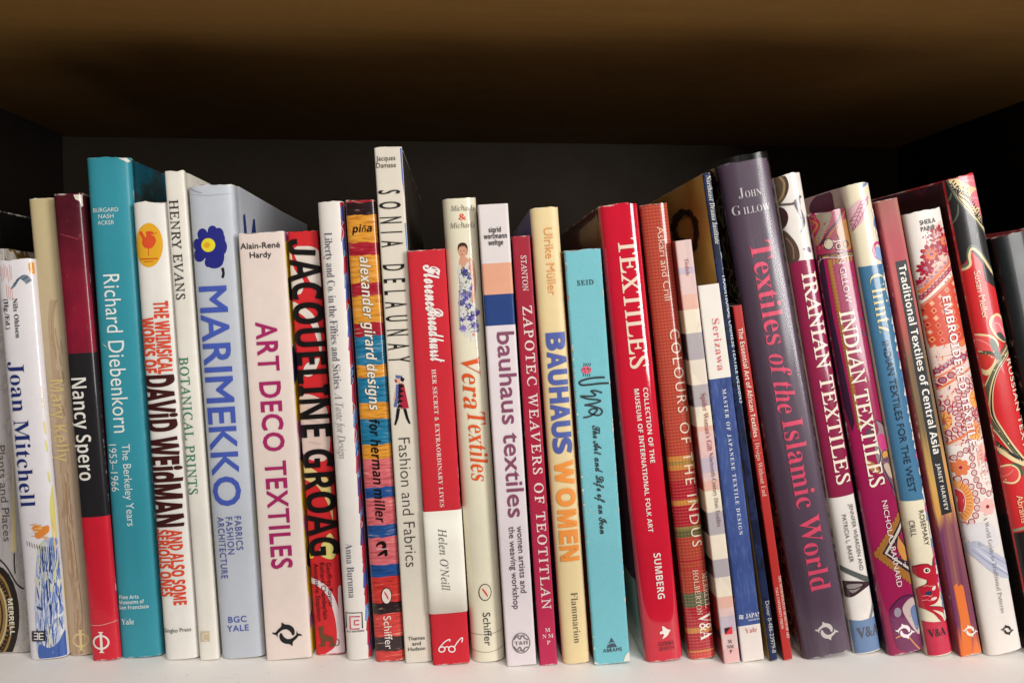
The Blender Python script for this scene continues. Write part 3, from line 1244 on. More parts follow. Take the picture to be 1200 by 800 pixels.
# --- red book with black condensed capitals
RD = (206, 42, 46)
bk = Book('red and white patterned book with heavy black condensed capitals filling the spine',
          (336.5, 272, 372, 271, 405, 769, 370, 768), 'hard', D=0.2, bulge=0.003, p=4.0,
          spine=solid(RD, 0.38), right=solid((190, 36, 44)), rough=0.38)
a = Art(bk, 'abstract_print', layer=1)
WH = (226, 212, 200)
a.poly([(344, 294), (352, 289), (374, 296), (375, 345), (368, 338), (358, 322), (348, 306)], WH, True)
a.poly([(337, 300), (341, 296), (345, 316), (356, 330), (352, 345), (341, 338)], WH, True)
a.poly([(341, 354), (352, 358), (366, 368), (374, 384), (377, 404), (376, 420), (372, 400), (364, 380), (352, 368), (342, 366)], WH, True)
a.poly([(358, 428), (372, 420), (374, 424), (366, 440), (356, 440)], WH, True)
a.poly([(352, 464), (378, 470), (386, 500), (384, 536), (368, 540), (354, 530), (350, 500)], (222, 196, 184), True)
a.poly([(356, 545), (376, 556), (386, 565), (389, 590), (390, 610), (384, 590), (372, 570), (355, 560)], (224, 200, 130), True)
a.poly([(358, 600), (362, 640), (368, 652), (360, 652), (355, 620)], (224, 214, 70), True)
a.poly([(386, 625), (394, 640), (390, 655), (374, 648)], (220, 206, 120), True)
a.line([(362, 680), (374, 684), (386, 696), (394, 716), (398, 740), (396, 758), (384, 768)], 7, (228, 206, 206))
a.poly([(396, 690), (403, 700), (406, 769), (392, 769), (398, 748)], (226, 200, 202), True)
for i, y in enumerate((478, 492, 505, 518)):
    a.line([(358 + i, y), (374 + i, y + 3)], 2, (206, 176, 168), taper=True)
a.done()
txt(bk, 'title', [('ACQUELINE GROAG', 357.2, 304, 653)], 'H', 32.5, (22, 18, 18), off=0.006, layer=5)
a = Art(bk, 'title', k=5.333, ox=300, oy=170, layer=5)
a.line([(372, 676), (300, 673), (246, 671), (222, 660), (214, 636), (224, 612), (258, 606)], 34, (22, 18, 18))
a.done()
txt(bk, 'author_names', [('Geoffrey Rayner', 385.2, 659, 710.5), ('Richard Chamberlain', 377.6, 659, 725), ('Annamarie Stapleton', 370.4, 660, 727)], 'S', 5.4, (46, 22, 22), layer=5)
a = Art(bk, 'hound_emblem', k=5.333, ox=300, oy=650, layer=5)
BR_ = (104, 70, 44)
a.poly([(398, 450), (412, 446), (418, 442), (424, 450), (420, 466), (424, 490), (440, 500), (466, 508), (484, 520), (490, 545), (496, 568), (462, 570), (462, 560), (474, 552), (462, 540), (440, 536), (432, 545), (434, 570), (398, 570), (402, 560), (412, 556), (406, 520), (398, 495), (402, 478), (392, 466), (390, 458)], BR_, True, 3)
a.line([(488, 560), (508, 564), (520, 550), (516, 530), (506, 524)], 5, BR_)
a.done()

# --- white book with patterned joint
def p_lib(nb):
    n = nb.noise(42, 2, nb.mapping(nb.obj(), scale=(1, 1, .5)), dist=2.0)
    return nb.ramp(n, [(0, lin((190, 34, 50))), (.4, lin((70, 92, 168))), (.47, lin((140, 170, 206))), (.52, lin((206, 40, 52))), (.6, lin((74, 60, 130)))])
bk = Book('narrow white book with grey slab serif lettering and a red and blue patterned cover',
          (371, 236, 402, 237, 436, 774, 406, 774), 'hard', D=0.21, bulge=0.0045, p=2.3,
          spine=solid((230, 222, 214), 0.4), right=patt(p_lib, .35), left=patt(p_lib, .35), rough=0.4)
a = Art(bk, 'pattern_edge', layer=1)
rnd = random.Random(31)
y = 238
while y < 772:
    h = rnd.uniform(5, 22)
    x = bk.pix(bk.W - 0.0022, bk.vfrac(y) * bk.H)[0]
    a.poly([(x + rnd.uniform(-.3, .5), y), (x + 3, y - rnd.uniform(2, 9)), (x + 8, y - 6), (x + 8, y + h + 6), (x + rnd.uniform(-.3, .8), y + h)], rnd.choice([(66, 86, 160), (186, 38, 54), (112, 140, 190), (176, 32, 60), (90, 60, 120), (180, 36, 50)]))
    if rnd.random() < .6:
        a.line([(x + 1, y + 2), (x + 2.5, y + h * .5), (x + 1, y + h)], .9, rnd.choice([(206, 206, 214), (60, 70, 140), (150, 190, 210)]), taper=True)
    y += h
a.done()
txt(bk, 'title', [('Liberty and Co. in the Fifties and Sixties', 384.5, 273, 456, 'B', 8.6), ('A Taste for Design', 397.0, 460.5, 537, 'I', 8.8)], 'B', 8.6, (92, 86, 108), off=-.014)
txt(bk, 'author_name', [('Anna Buruma', 409, 636.5, 700)], 'B', 8, (92, 86, 108), off=-.014)
a = Art(bk, 'publisher_logo', k=5.333, ox=300, oy=650, layer=3)
for w, pts, c in ((7, [(566, 462), (562, 364), (662, 360), (666, 458)], (38, 36, 40)),):
    a.line(pts, w, c, smooth=False)
a.line([(650, 384), (588, 386), (592, 464), (648, 460)], 8, (206, 40, 80), smooth=False)
a.line([(646, 408), (616, 410), (618, 436), (646, 434)], 8, (206, 40, 80), smooth=False)
a.done()
htx(bk, 'publisher_name', [('ACC EDITIONS', 416.5, 739.5, 20)], 'H', 2.0, (70, 66, 70))

# --- yarn striped book
YE, RE, BL, PK, DB, OR, BK = (226, 154, 54), (170, 34, 50), (36, 122, 160), (222, 110, 116), (38, 82, 146), (208, 58, 52), (46, 30, 32)
def p_yarn(stops):
    def f(nb):
        u, v = nb.uv()
        n = nb.noise(120, 2, nb.mapping(nb.obj(), scale=(1, .2, .35)))
        v2 = nb.math('ADD', v, nb.rng(n, .2, .8, -.0032, .0032))
        c = nb.ramp(v2, [(p, lin(q)) for p, q in stops])
        st = nb.noise(720, 2, nb.mapping(nb.obj(), scale=(.13, .1, 1.0)), dist=.35)
        c = nb.mix(nb.rng(st, .36, .5, .5, 0), c, nb.mix(1, c, lin((150, 96, 90)), 'MULTIPLY'))
        return nb.mix(nb.rng(st, .6, .72, 0, .35), c, lin((244, 214, 176)))
    return f
bk = Book('book printed with coloured yarn stripes, yellow, red, blue and pink',
          (404, 235, 439.5, 235, 475, 775, 440, 776), 'hard', D=0.21, bulge=0.0035, p=3.2, spine=PAPER_EDGE, coat=0.6, rough=0.3)
ys = [(235, RE), (238, BK), (252, YE), (284, RE), (299, YE), (331, RE), (346, YE), (377, RE), (393, BL), (426, YE), (441, BL), (470, YE), (488, BL), (518, YE), (535, PK), (568, DB), (581, PK), (613, DB), (627, PK), (659, DB), (674, OR), (706, BK), (718, OR), (747, BK), (763, OR)]
def yarn_for(bk, ys):
    st = []
    for i, (y, c) in enumerate(ys):
        y1 = ys[i + 1][0] if i + 1 < len(ys) else 800
        st.append((max(bk.vfrac(y1), 0.0), c))
    return st
ymat = patt(p_yarn(yarn_for(bk, ys)), .3, coat=.6)
yside = solid((150, 60, 50), .35)
for i, m in enumerate((ymat, yside, yside, yside)):
    bk.cover.data.materials[i] = m
htx(bk, 'author_name', [('pi\u00f1a', 424.2, 268.3, 22.5)], 'K', 8.2, (26, 18, 16))
txt(bk, 'title', [('alexander girard designs', 427.3, 301, 481)], 'K', 11.5, (236, 226, 210), outline=((40, 24, 22), .022))
txt(bk, 'subtitle', [('for herman miller', 438.3, 491.5, 612)], 'K', 11.0, (24, 18, 18))
a = Art(bk, 'company_logo', k=5.333, ox=360, oy=550, layer=3)
a.poly([(432, 472), (450, 452), (480, 448), (494, 466), (494, 486), (480, 494), (468, 488), (474, 476), (462, 466), (444, 474), (436, 484)], (24, 18, 18), True, 3)
a.poly([(440, 540), (456, 520), (476, 506), (498, 500), (502, 536), (486, 540), (484, 524), (466, 534)], (24, 18, 18), True, 3)
a.line([(432, 496), (508, 496)], 4, (240, 210, 206), smooth=False)
a.done()
a = Art(bk, 'publisher_logo', layer=3)
a.ell(453, 698, 6.3, 9.8, (40, 30, 30)).ell(453, 698, 5.4, 8.8, (234, 220, 208)).line([(450.5, 693), (455.5, 702)], 2, (206, 50, 60), taper=True)
a.done()
txt(bk, 'publisher_name', [('Schiffer', 453.6, 721.5, 760)], 'S', 8.6, (240, 226, 214))

# --- tall white book with condensed capitals
bk = Book('tallest white book with thin black condensed capitals and a small dancing figure',
          (437, 174, 472, 173, 505.5, 776, 476, 777), 'flat', D=0.24, bulge=0.0012, p=5,
          spine=solid((222, 212, 196), 0.42), right=solid((58, 50, 44), .4), rough=0.42)
a = Art(bk, 'blue_edge', layer=1)
a.poly([(468.5, 172), (474, 172), (478, 260), (475, 240), (471, 210)], (72, 96, 170))
a.poly([(474, 262), (478.5, 262), (480, 320), (477, 300)], (96, 150, 190))
a.done()
htx(bk, 'author_name', [('Jacques', 452.2, 186, 21.5), ('Damase', 452.6, 194.2, 22)], 'G', 5.4, (70, 62, 56))
txt(bk, 'title', [('SONIA DELAUNAY', 456, 223.5, 425)], 'S', 23.5, (28, 24, 22), sp=2.5, off=.012)
txt(bk, 'subtitle', [('Fashion and Fabrics', 473.5, 513, 664)], 'G', 13.2, (60, 54, 50), off=-.012)
htx(bk, 'publisher_name', [('Thames', 488, 747.5, 19.5), ('and', 488.2, 753.7, 10), ('Hudson', 488.4, 759.8, 19.8)], 'G', 4.3, (64, 58, 54), off=.006)
a = Art(bk, 'figure_print', k=5.333, ox=360, oy=430, layer=2)
SK = (226, 176, 150)
a.poly([(566, 104), (604, 104), (604, 120), (616, 196), (602, 210), (584, 150), (560, 180), (556, 200), (540, 210), (552, 150)], SK, True, 3)
a.ell(572, 84, 12, 18, SK)
a.poly([(556, 112), (586, 106), (572, 180), (562, 252), (540, 250), (552, 190)], (96, 104, 160))
a.poly([(588, 102), (606, 112), (636, 258), (586, 262), (574, 190)], (176, 40, 60))
for i in range(5):
    y = 106 + i * 31
    a.poly([(584 - i * 3, y), (608 - i * 2, y + 16), (582 - i * 4, y + 31), (570 - i * 2, y + 31), (572, y)], (24, 22, 28))
a.poly([(552, 52), (596, 58), (592, 74), (556, 72)], (90, 110, 160)).poly([(588, 62), (610, 76), (600, 96), (582, 84)], (26, 24, 30)).poly([(546, 78), (562, 84), (560, 102), (550, 94)], (170, 40, 56))
a.poly([(560, 262), (582, 260), (572, 320), (556, 364), (544, 364), (552, 330)], (24, 24, 32)).poly([(600, 262), (620, 262), (634, 320), (648, 356), (634, 354), (618, 322)], (24, 22, 26))
a.done()

# --- red cloth book with a paper belly band
bk = Book('red cloth book with white script lettering and a cream paper band',
          (477, 294, 521, 292.5, 551, 778, 507, 780), 'flat', D=0.19, bulge=0.0022, p=3.5,
          spine=solid((206, 36, 50), 0.75, .06, 'cloth', name='red_book_cloth'), rough=.7)
def belly_band(bk, y0, y1, mat):
    v1, v0 = bk.vfrac(y0) * bk.H, bk.vfrac(y1) * bk.H
    bm = bmesh.new()
    t = 0.0005
    pr = [(-t, 0.06), (-t, bk.b + .003)]
    for i in range(25):
        u = bk.W * (0.5 - 0.5 * math.cos(math.pi * (0.04 + 0.92 * i / 24)))
        q = bk.surf(u, v0, t)
        pr.append((q.x, q.y))
    pr += [(bk.W + t, bk.b + .003), (bk.W + t, 0.06)]
    rows = [[bm.verts.new((x, y, v)) for x, y in pr] for v in (v0, (v0 * 2 + v1) / 3, (v0 + 2 * v1) / 3, v1)]
    for k in range(3):
        for i in range(len(pr) - 1):
            f = bm.faces.new((rows[k][i], rows[k][i + 1], rows[k + 1][i + 1], rows[k + 1][i]))
            f.smooth = True
    o = link_mesh('paper_band', bm, mat, bk.root)
    md = o.modifiers.new('thickness', 'SOLIDIFY')
    md.thickness = 0.0002
    return o
bb = belly_band(bk, 596, 717, solid((240, 234, 220), .5, name='cream_band_paper', tone=.96, scuff=0))
txt(bk, 'title', [('Florence', 505.5, 311, 364, 'C', 18), ('Broadhurst', 509.8, 361, 424, 'C', 17)], 'C', 18, (240, 230, 224), off=.024)
txt(bk, 'subtitle', [('HER SECRET & EXTRAORDINARY LIVES', 508.2, 433, 594)], 'B', 4.8, (238, 214, 206), sp=1.1)
txt(bk, 'author_name', [("Helen O'Neill", 518.2, 619, 691)], 'I', 9.2, (110, 104, 96), sp=1.05, layer=7)
a = Art(bk, 'spectacles_emblem', k=5.333, ox=450, oy=650, layer=3)
GW = (244, 228, 224)
a.ring(362, 590, 19, 16, 8, GW, -.3).ring(424, 588, 20, 18, 8, GW, .2).line([(380, 580), (394, 572), (404, 578)], 7, GW)
a.line([(346, 580), (372, 550), (396, 532), (412, 528), (408, 540)], 7, GW).line([(440, 574), (462, 540), (482, 520), (490, 520), (486, 546)], 7, GW)
a.done()

# --- cream book with the printed woman
bk = Book('glossy cream yellow book with a printed woman in a floral dress and orange script',
          (517, 233, 558.5, 232, 592, 777, 554, 777), 'hard', D=0.21, bulge=0.0075, p=2.3,
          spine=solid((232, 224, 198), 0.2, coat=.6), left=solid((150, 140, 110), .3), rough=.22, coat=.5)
htx(bk, 'author_name', [('Michaels', 542, 244.3, 27, 'I'), ('Michaels', 541.7, 264.3, 28, 'I')], 'I', 6, (130, 124, 110))
htx(bk, 'ampersand', [('&', 541.8, 254.6, 8.5)], 'B', 7, (226, 84, 60))
a = Art(bk, 'printed_woman', k=5.333, ox=470, oy=280, layer=1)
SK, HA = (214, 158, 130), (70, 46, 38)
a.poly([(372, 110), (396, 112), (420, 130), (424, 170), (380, 200), (362, 160)], SK, True, 4)
a.ell(385, 80, 29, 36, SK)
a.poly([(354, 78), (356, 44), (372, 28), (398, 28), (414, 46), (416, 78), (410, 102), (404, 60), (386, 50), (366, 56), (358, 72)], HA, True, 4)
a.ell(374, 78, 4, 2.2, (60, 40, 36)).ell(394, 77, 4, 2.2, (60, 40, 36)).ell(382, 100, 8, 2.8, (180, 80, 76)).line([(384, 82), (382, 92)], 2.2, (190, 130, 104))
a.poly([(360, 172), (370, 160), (384, 196), (412, 150), (428, 140), (440, 200), (444, 300), (466, 400), (490, 560), (486, 582), (430, 586), (372, 586), (364, 480), (362, 380), (372, 280), (352, 214)], (216, 212, 206), False)
rnd = random.Random(11)
fl = [(396, 212, 26), (430, 240, 20), (386, 340, 28), (424, 350, 24), (380, 400, 24), (420, 420, 22), (434, 488, 30), (470, 462, 22), (382, 500, 20), (452, 540, 24), (388, 560, 22), (474, 545, 16), (404, 376, 18), (440, 310, 18)]
for cx, cy, r in fl:
    c = rnd.choice([(88, 80, 160), (120, 100, 176), (136, 120, 188), (70, 66, 140)])
    for i in range(7):
        t = i * .9 + cx
        a.ell(cx + r * .55 * math.cos(t), cy + r * .55 * math.sin(t), r * rnd.uniform(.4, .62), r * rnd.uniform(.24, .4), rnd.choice([c, c, (150, 136, 196), (96, 84, 150)]), t, 10)
    a.ell(cx, cy, r * .2, r * .2, (74, 62, 120), 0, 8)
for i in range(90):
    t = rnd.random()
    y = 180 + 395 * t
    x = rnd.uniform(366, 440 + 40 * t)
    a.ell(x, y, rnd.uniform(4, 9), rnd.uniform(2, 4), rnd.choice([(96, 128, 60), (120, 146, 80), (74, 104, 54)]), rnd.uniform(0, 3), 8)
for i in range(22):
    a.ell(rnd.uniform(372, 470), rnd.uniform(230, 570), rnd.uniform(6, 12), rnd.uniform(4, 7), rnd.choice([(228, 226, 222), (206, 200, 210), (190, 182, 206)]), rnd.uniform(0, 3), 8)
a.poly([(430, 586), (490, 560), (486, 584)], (150, 140, 170))
a.line([(362, 240), (372, 300), (364, 400), (368, 560)], 7, (176, 170, 176), taper=True)
a.poly([(424, 130), (448, 136), (460, 190), (466, 280), (462, 350), (464, 390), (444, 402), (438, 370), (446, 300), (436, 230)], SK, True, 4)
a.line([(460, 190), (466, 280), (462, 350)], 5, (176, 116, 92), taper=True)
a.ell(426, 178, 6, 9, (232, 120, 96))
a.poly([(400, 588), (430, 590), (432, 606), (404, 614), (396, 604)], (226, 218, 210), True, 3).poly([(440, 586), (464, 590), (466, 634), (446, 644), (434, 630)], (228, 220, 212), True, 3)
a.poly([(444, 590), (460, 590), (462, 608), (446, 612)], SK)
a.done()
txt(bk, 'title', [('Vera', 551, 419, 479, 'J', 21), ('Textiles', 558.0, 483, 564, 'J', 20)], 'J', 21, (226, 92, 44), off=-.006)
a = Art(bk, 'publisher_logo', layer=3)
a.ell(568.4, 693.8, 7.4, 10, (50, 44, 42)).ell(568.4, 693.8, 6.5, 9, (232, 222, 196)).line([(564.8, 689.5), (568.5, 694), (571.5, 699)], 2.4, (222, 70, 76), taper=True)
a.done()
txt(bk, 'publisher_name', [('Schiffer', 570, 717.5, 756)], 'S', 8.6, (60, 54, 50))
a = Art(bk, 'binding_lines', layer=2)
a.line([(552, 743.5), (573, 743), (591, 738)], .55, (130, 120, 100)).line([(553, 763), (573, 764), (592, 758)], .55, (130, 120, 100))
a.done()

# --- lilac white book with peach and navy blocks
def p_bau(nb):
    u, v = nb.uv()
    return nb.ramp(v, [(0, lin((226, 214, 216))), (BAU[0], lin((40, 66, 124))), (BAU[1], lin((226, 164, 134))), (BAU[2], lin((224, 214, 212)))])
bk = Book('pale lilac paperback with a peach block above a navy block',
          (559.5, 240.5, 595.5, 239, 628.5, 779.5, 594.5, 781), 'paper', D=0.2, spine=PAPER_EDGE, rough=.4)
BAU = (bk.vfrac(379), bk.vfrac(344), bk.vfrac(308))
m = patt(p_bau, .4); m2 = solid((220, 208, 210))
for i, q in enumerate((m, m2, m2, m2)):
    bk.cover.data.materials[i] = q
htx(bk, 'author_name', [('sigrid', 579.8, 269.8, 14.2), ('wortmann', 580.5, 277.2, 26.5), ('weltge', 581, 284.8, 17)], 'H', 5.6, (46, 38, 42))
txt(bk, 'title', [('bauhaus textiles', 592.3, 389.5, 606)], 'G', 19.5, (138, 76, 102), off=.012)
txt(bk, 'subtitle', [('women artists and', 609.2, 616.5, 694), ('the weaving workshop', 599.6, 617, 713)], 'G', 7, (92, 70, 82), off=.006)
a = Art(bk, 'publisher_logo', k=5.333, ox=600, oy=650, layer=3)
GR = (120, 110, 112)
a.ring(58, 550, 54, 62, 5, GR)
for dy, sg in ((-34, 1), (36, -1)):
    a.line([(14, 550 + dy * .6), (30, 550 + dy * 1.2), (50, 550 + dy * .7), (64, 550 + dy * 1.4), (84, 550 + dy * .8), (102, 550 + dy * .7)], 7, GR)
    a.line([(26, 550 + dy * 1.5), (54, 550 + dy * 1.3), (80, 550 + dy * 1.4)], 5, GR)
a.done()
htx(bk, 'publisher_initials', [('T&H', 611, 753, 16)], 'B', 4.2, GR)

# --- thin crimson book with spaced white capitals
bk = Book('thin crimson paperback with spaced white serif capitals running its full height',
          (600, 277, 621, 277, 653.5, 779, 633, 780), 'paper', D=0.2,
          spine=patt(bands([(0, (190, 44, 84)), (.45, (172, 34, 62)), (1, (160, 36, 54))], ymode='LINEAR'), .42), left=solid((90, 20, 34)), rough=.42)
txt(bk, 'author_name', [('STANTON', 613.3, 300, 341)], 'R', 6.2, (232, 208, 206), off=.012)
txt(bk, 'title', [('ZAPOTEC WEAVERS OF TEOTITLAN', 617.5, 359, 716)], 'R', 10.4, (236, 214, 210), sp=1.25, off=.014)
htx(bk, 'publisher_name', [('M', 641.6, 737.8, 6), ('N M', 642, 745, 13), ('P', 642.8, 752.4, 4)], 'B', 4.6, (238, 208, 210))

# --- yellow cream book, blue and orange block letters
YC = (232, 208, 158)
bk = Book('pale yellow book with chunky blue and orange block lettering and a purple cover',
          (621.5, 244.5, 654.5, 243, 692.5, 777, 660, 779), 'hard', D=0.2, bulge=0.0045, p=2.6,
          spine=solid(YC, .4), left=solid((66, 52, 110), .45), right=solid((206, 180, 130)), rough=.4)
txt(bk, 'author_name', [('Ulrike M\u00fcller', 642, 267.5, 346)], 'G', 9.8, (232, 158, 90))
def chunk(bk, part, word, x, ys, cap, col):
    """fat rounded display capitals, one string fitted per letter"""
    lines = []
    for ch, (a0, a1) in zip(word, ys):
        lines.append((ch, x + (a0 - ys[0][0]) * 0.066, a0, a1))
    return txt(bk, part, lines, 'H', cap, col, off=.03)
chunk(bk, 'title', 'BAUHAUS', 650.5, [(391, 409.5), (413, 431), (434, 450.5), (454.5, 471.5), (474, 492), (494.5, 512), (514, 530.5)], 20.5, (84, 98, 166))
chunk(bk, 'subtitle', 'WOMEN', 660.6, [(540.5, 567), (573, 592.5), (598, 617), (622, 636), (640, 656.5)], 20.5, (240, 150, 70))
txt(bk, 'publisher_name', [('Flammarion', 672.8, 694, 753)], 'B', 8.0, (100, 88, 70), off=-.014)

# --- turquoise cloth book
bk = Book('turquoise cloth book with worn white corners and dark handwritten lettering',
          (660.5, 294, 704.5, 292, 738.5, 777, 697, 779.5), 'flat', D=0.19, bulge=0.0012, p=8,
          spine=solid((122, 194, 204), .7, .05, 'cloth', name='turquoise_cloth'), left=solid((150, 62, 46), .5), right=solid((120, 180, 186)), rough=.65)
htx(bk, 'author_name', [('SEID', 686, 331.5, 19.2)], 'R', 5.6, (56, 66, 72), off=.012, sp=1.15)
a = Art(bk, 'ladybird_print', k=5.333, ox=600, oy=300, layer=2)
DK = (52, 56, 62)
for i in range(4):
    a.line([(446 + i * 13, 690), (452 + i * 13, 678), (446 + i * 13, 672)], 4, DK).line([(446 + i * 13, 736), (448 + i * 13, 748), (442 + i * 13, 752)], 4, DK)
a.ell(464, 714, 32, 24, (226, 104, 124)).line([(434, 712), (494, 708)], 4, DK)
for q in ((450, 704), (474, 702), (456, 724), (480, 720)):
    a.ell(q[0], q[1], 4, 4, DK)
a.done()
a = Art(bk, 'title', k=5.333, ox=610, oy=430, layer=3)
a.line([(526, 66), (470, 68), (410, 78), (368, 96), (384, 114), (430, 112), (500, 104), (552, 102)], 12, DK)
a.line([(510, 162), (470, 150), (440, 152), (470, 176), (440, 184), (376, 184), (420, 200), (480, 206), (500, 214), (470, 226), (400, 240)], 10, DK)
a.line([(400, 240), (440, 244), (498, 262), (510, 284), (490, 302), (450, 296), (428, 280), (450, 262), (480, 270), (440, 306), (392, 318)], 10, DK)
a.done()
txt(bk, 'subtitle', [('The Art and Life of an Icon', 698.5, 498.5, 625)], 'C', 8.8, DK, off=.014)
a = Art(bk, 'publisher_logo', k=5.333, ox=600, oy=650, layer=3)
a.poly([(592, 580), (622, 516), (656, 574)], (70, 84, 98)).line([(600, 560), (620, 548), (634, 550), (648, 546)], 5, (122, 190, 200))
a.line([(617, 578), (618, 602)], 4, (70, 84, 98), smooth=False)
a.done()
htx(bk, 'publisher_name', [('ABRAMS', 717.7, 761.2, 22.5)], 'G', 4.2, (70, 84, 98), off=.016, sp=1.15)
a = Art(bk, 'worn_edge', layer=2)
rnd = random.Random(3)
WE = (226, 222, 210)
a.poly([(730, 776), (733, 768), (737.5, 764), (739, 772), (738, 778), (729, 778)], WE, True, 3).poly([(697, 779), (697, 775), (701, 777), (706, 780)], WE, True, 3)
for i in range(26):
    y = rnd.uniform(300, 770)
    x = bk.pix(0.0004, bk.vfrac(y) * bk.H)[0] + .6
    a.ell(x, y, rnd.uniform(.3, .9), rnd.uniform(.6, 2.6), rnd.choice([WE, (206, 200, 180), (170, 120, 90)]), 0, 8)
    y = rnd.uniform(300, 770)
    x = bk.pix(bk.W - .0004, bk.vfrac(y) * bk.H)[0] - .5
    a.ell(x, y, rnd.uniform(.2, .6), rnd.uniform(1, 4), rnd.choice([WE, (206, 216, 210)]), 0, 8)
for q in ((687, 600), (691, 598), (695, 601), (689, 635)):
    a.ell(q[0], q[1], .9, .7, (214, 206, 170), 0, 8)
a.done()

# --- red glossy book
bk = Book('thick glossy red book with large cream serif capitals and a white bird emblem',
          (702, 242, 748.5, 238, 801.5, 769, 757, 777), 'hard', D=0.24, bulge=0.0062, p=3.0,
          spine=solid((204, 28, 52), .12, coat=1.0, surf='film', bumpk=.35), left=patt(bands([(0, (176, 176, 160)), (.17, (96, 22, 34)), (1, (110, 30, 40))]), .2, coat=.6), right=solid((170, 26, 46), .2), rough=.14, coat=1.0)
txt(bk, 'title', [('TEXTILES', 734.2, 280, 431)], 'R', 20.5, (240, 216, 196), off=.016)
txt(bk, 'subtitle', [('COLLECTION OF THE', 756, 454.5, 542), ('MUSEUM OF INTERNATIONAL FOLK ART', 745.6, 456, 623.5)], 'H', 5.6, (240, 224, 216))
txt(bk, 'author_name', [('SUMBERG', 769.6, 648, 701)], 'H', 8.4, (242, 226, 218))
a = Art(bk, 'bird_emblem', k=5.333, ox=750, oy=650, layer=3)
a.poly([(124, 482), (140, 472), (136, 450), (146, 446), (168, 462), (190, 470), (182, 480), (176, 496), (160, 512), (140, 524), (144, 510), (150, 500), (140, 492), (126, 496)], (244, 232, 224), True, 3)
a.done()
htx(bk, 'publisher_name', [('GIBBS', 780.5, 753.6, 19), ('SMITH', 781.2, 759.4, 18.5)], 'S', 4.3, (120, 26, 40), off=.01)

# --- plaid book
def p_plaid(stops):
    def f(nb):
        u, v = nb.uv()
        c = nb.ramp(v, [(p, lin(q)) for p, q in stops])
        o = nb.new('ShaderNodeSeparateXYZ'); nb.link(nb.obj(), o.inputs[0])
        k = 2 * math.pi / 0.0021
        gx = nb.math('SINE', nb.math('MULTIPLY', o.outputs[0], k))
        gz = nb.math('SINE', nb.math('MULTIPLY', o.outputs[2], k))
        c = nb.mix(nb.rng(gz, .2, .8, 0, .22), c, lin((226, 150, 100)))
        return nb.mix(nb.rng(gx, .2, .8, 0, .3), c, nb.mix(1, c, lin((170, 150, 130)), 'MULTIPLY'))
    return f
bk = Book('orange red plaid cloth patterned book with thin cream capitals',
          (751.5, 240.5, 782.5, 238, 841, 771, 808, 774), 'hard', D=0.21, bulge=0.0042, p=2.6, spine=PAPER_EDGE, left=solid((80, 60, 48), .2, coat=.5), rough=.22, coat=.7)
OG, CM, GN, GD = (182, 68, 56), (178, 32, 54), (96, 100, 62), (206, 140, 70)
pl = [(238, OG), (532, GD), (537, (160, 130, 70)), (541, GD), (548, OG), (560, CM), (584, GD), (589, CM), (614, (140, 130, 76)), (619, GN), (628, OG), (655, CM), (657, OG), (664, CM), (666, OG), (694, (92, 104, 78)), (711, CM), (735, GD), (742, CM), (762, GD), (765, (206, 70, 66))]
m = patt(p_plaid(yarn_for(bk, pl)), .22, coat=.7)
bk.cover.data.materials[0] = m
bk.cover.data.materials[2] = solid((176, 60, 50), .3)
txt(bk, 'author_name', [('Askari and Crill', 773.5, 266, 352)], 'G', 8.2, (238, 196, 172))
txt(bk, 'title', [('COLOURS OF THE INDUS', 789.8, 386, 641)], 'G', 11.6, (240, 214, 190), sp=1.3)
txt(bk, 'publisher_name', [('MERRELL', 825.3, 671.5, 711.5), ('HOLBERTON', 814.4, 667.5, 720)], 'R', 6.0, (236, 206, 184), sp=1.08, off=.008)
txt(bk, 'museum_logo', [('V&A', 825, 718.5, 749)], 'B', 14.5, (246, 230, 220))

# --- chequered book
PG, CQ, GY, PE, LI = (222, 190, 184), (234, 220, 198), (176, 166, 168), (224, 176, 158), (196, 180, 192)
def p_chk(stops):
    def f(nb):
        u, v = nb.uv()
        c = nb.ramp(v, [(p, lin(q)) for p, q in stops])
        vo = nb.voronoi(90, nb.mapping(nb.obj(), scale=(1, .2, .6)), 'Color')
        s = nb.new('ShaderNodeSeparateColor'); nb.link(vo, s.inputs[0])
        return nb.mix(nb.rng(s.outputs[0], .6, .62, 0, .16), c, lin((170, 150, 170)))
    return f
bk = Book('narrow book with cream, grey and pink chequer blocks on its spine',
          (791, 283, 810.5, 281, 867.5, 775, 849, 778), 'paper', D=0.19, spine=PAPER_EDGE, rough=.42)
ck = [(281, PG), (313, LI), (322, PG), (345, PE), (362, CQ), (390, GY), (420, CQ), (449, GY), (474, CQ), (497, PE), (503, PG), (512, (226, 186, 180)), (535, LI), (552, PG), (562, PE), (572, CQ), (597, GY), (625, CQ), (654, GY), (676, CQ), (699, PE), (712, PG), (722, LI), (740, PG), (760, (226, 178, 172))]
bk.cover.data.materials[0] = patt(p_chk(yarn_for(bk, ck)), .42)
lk = [(281, (150, 50, 44)), (362, (206, 190, 160)), (390, (44, 38, 38)), (420, (200, 186, 160)), (449, (44, 38, 38)), (474, (206, 190, 160)), (497, (150, 50, 44)), (572, (206, 190, 160)), (597, (44, 38, 38)), (625, (206, 190, 160)), (654, (44, 38, 38)), (676, (206, 190, 160)), (699, (160, 46, 44)), (740, (60, 30, 34)), (750, (150, 50, 44))]
bk.cover.data.materials[1] = patt(p_chk(yarn_for(bk, lk)), .42)
bk.cover.data.materials[2] = solid((214, 190, 180)); bk.cover.data.materials[3] = PAPER_EDGE
txt(bk, 'author_name', [('Tisdale', 804.2, 303.5, 323.5)], 'B', 4.6, (150, 74, 70), off=-.012)
txt(bk, 'title', [("Spider Woman's Gift", 824.2, 461, 528)], 'B', 6.0, (156, 62, 58), off=-.01)
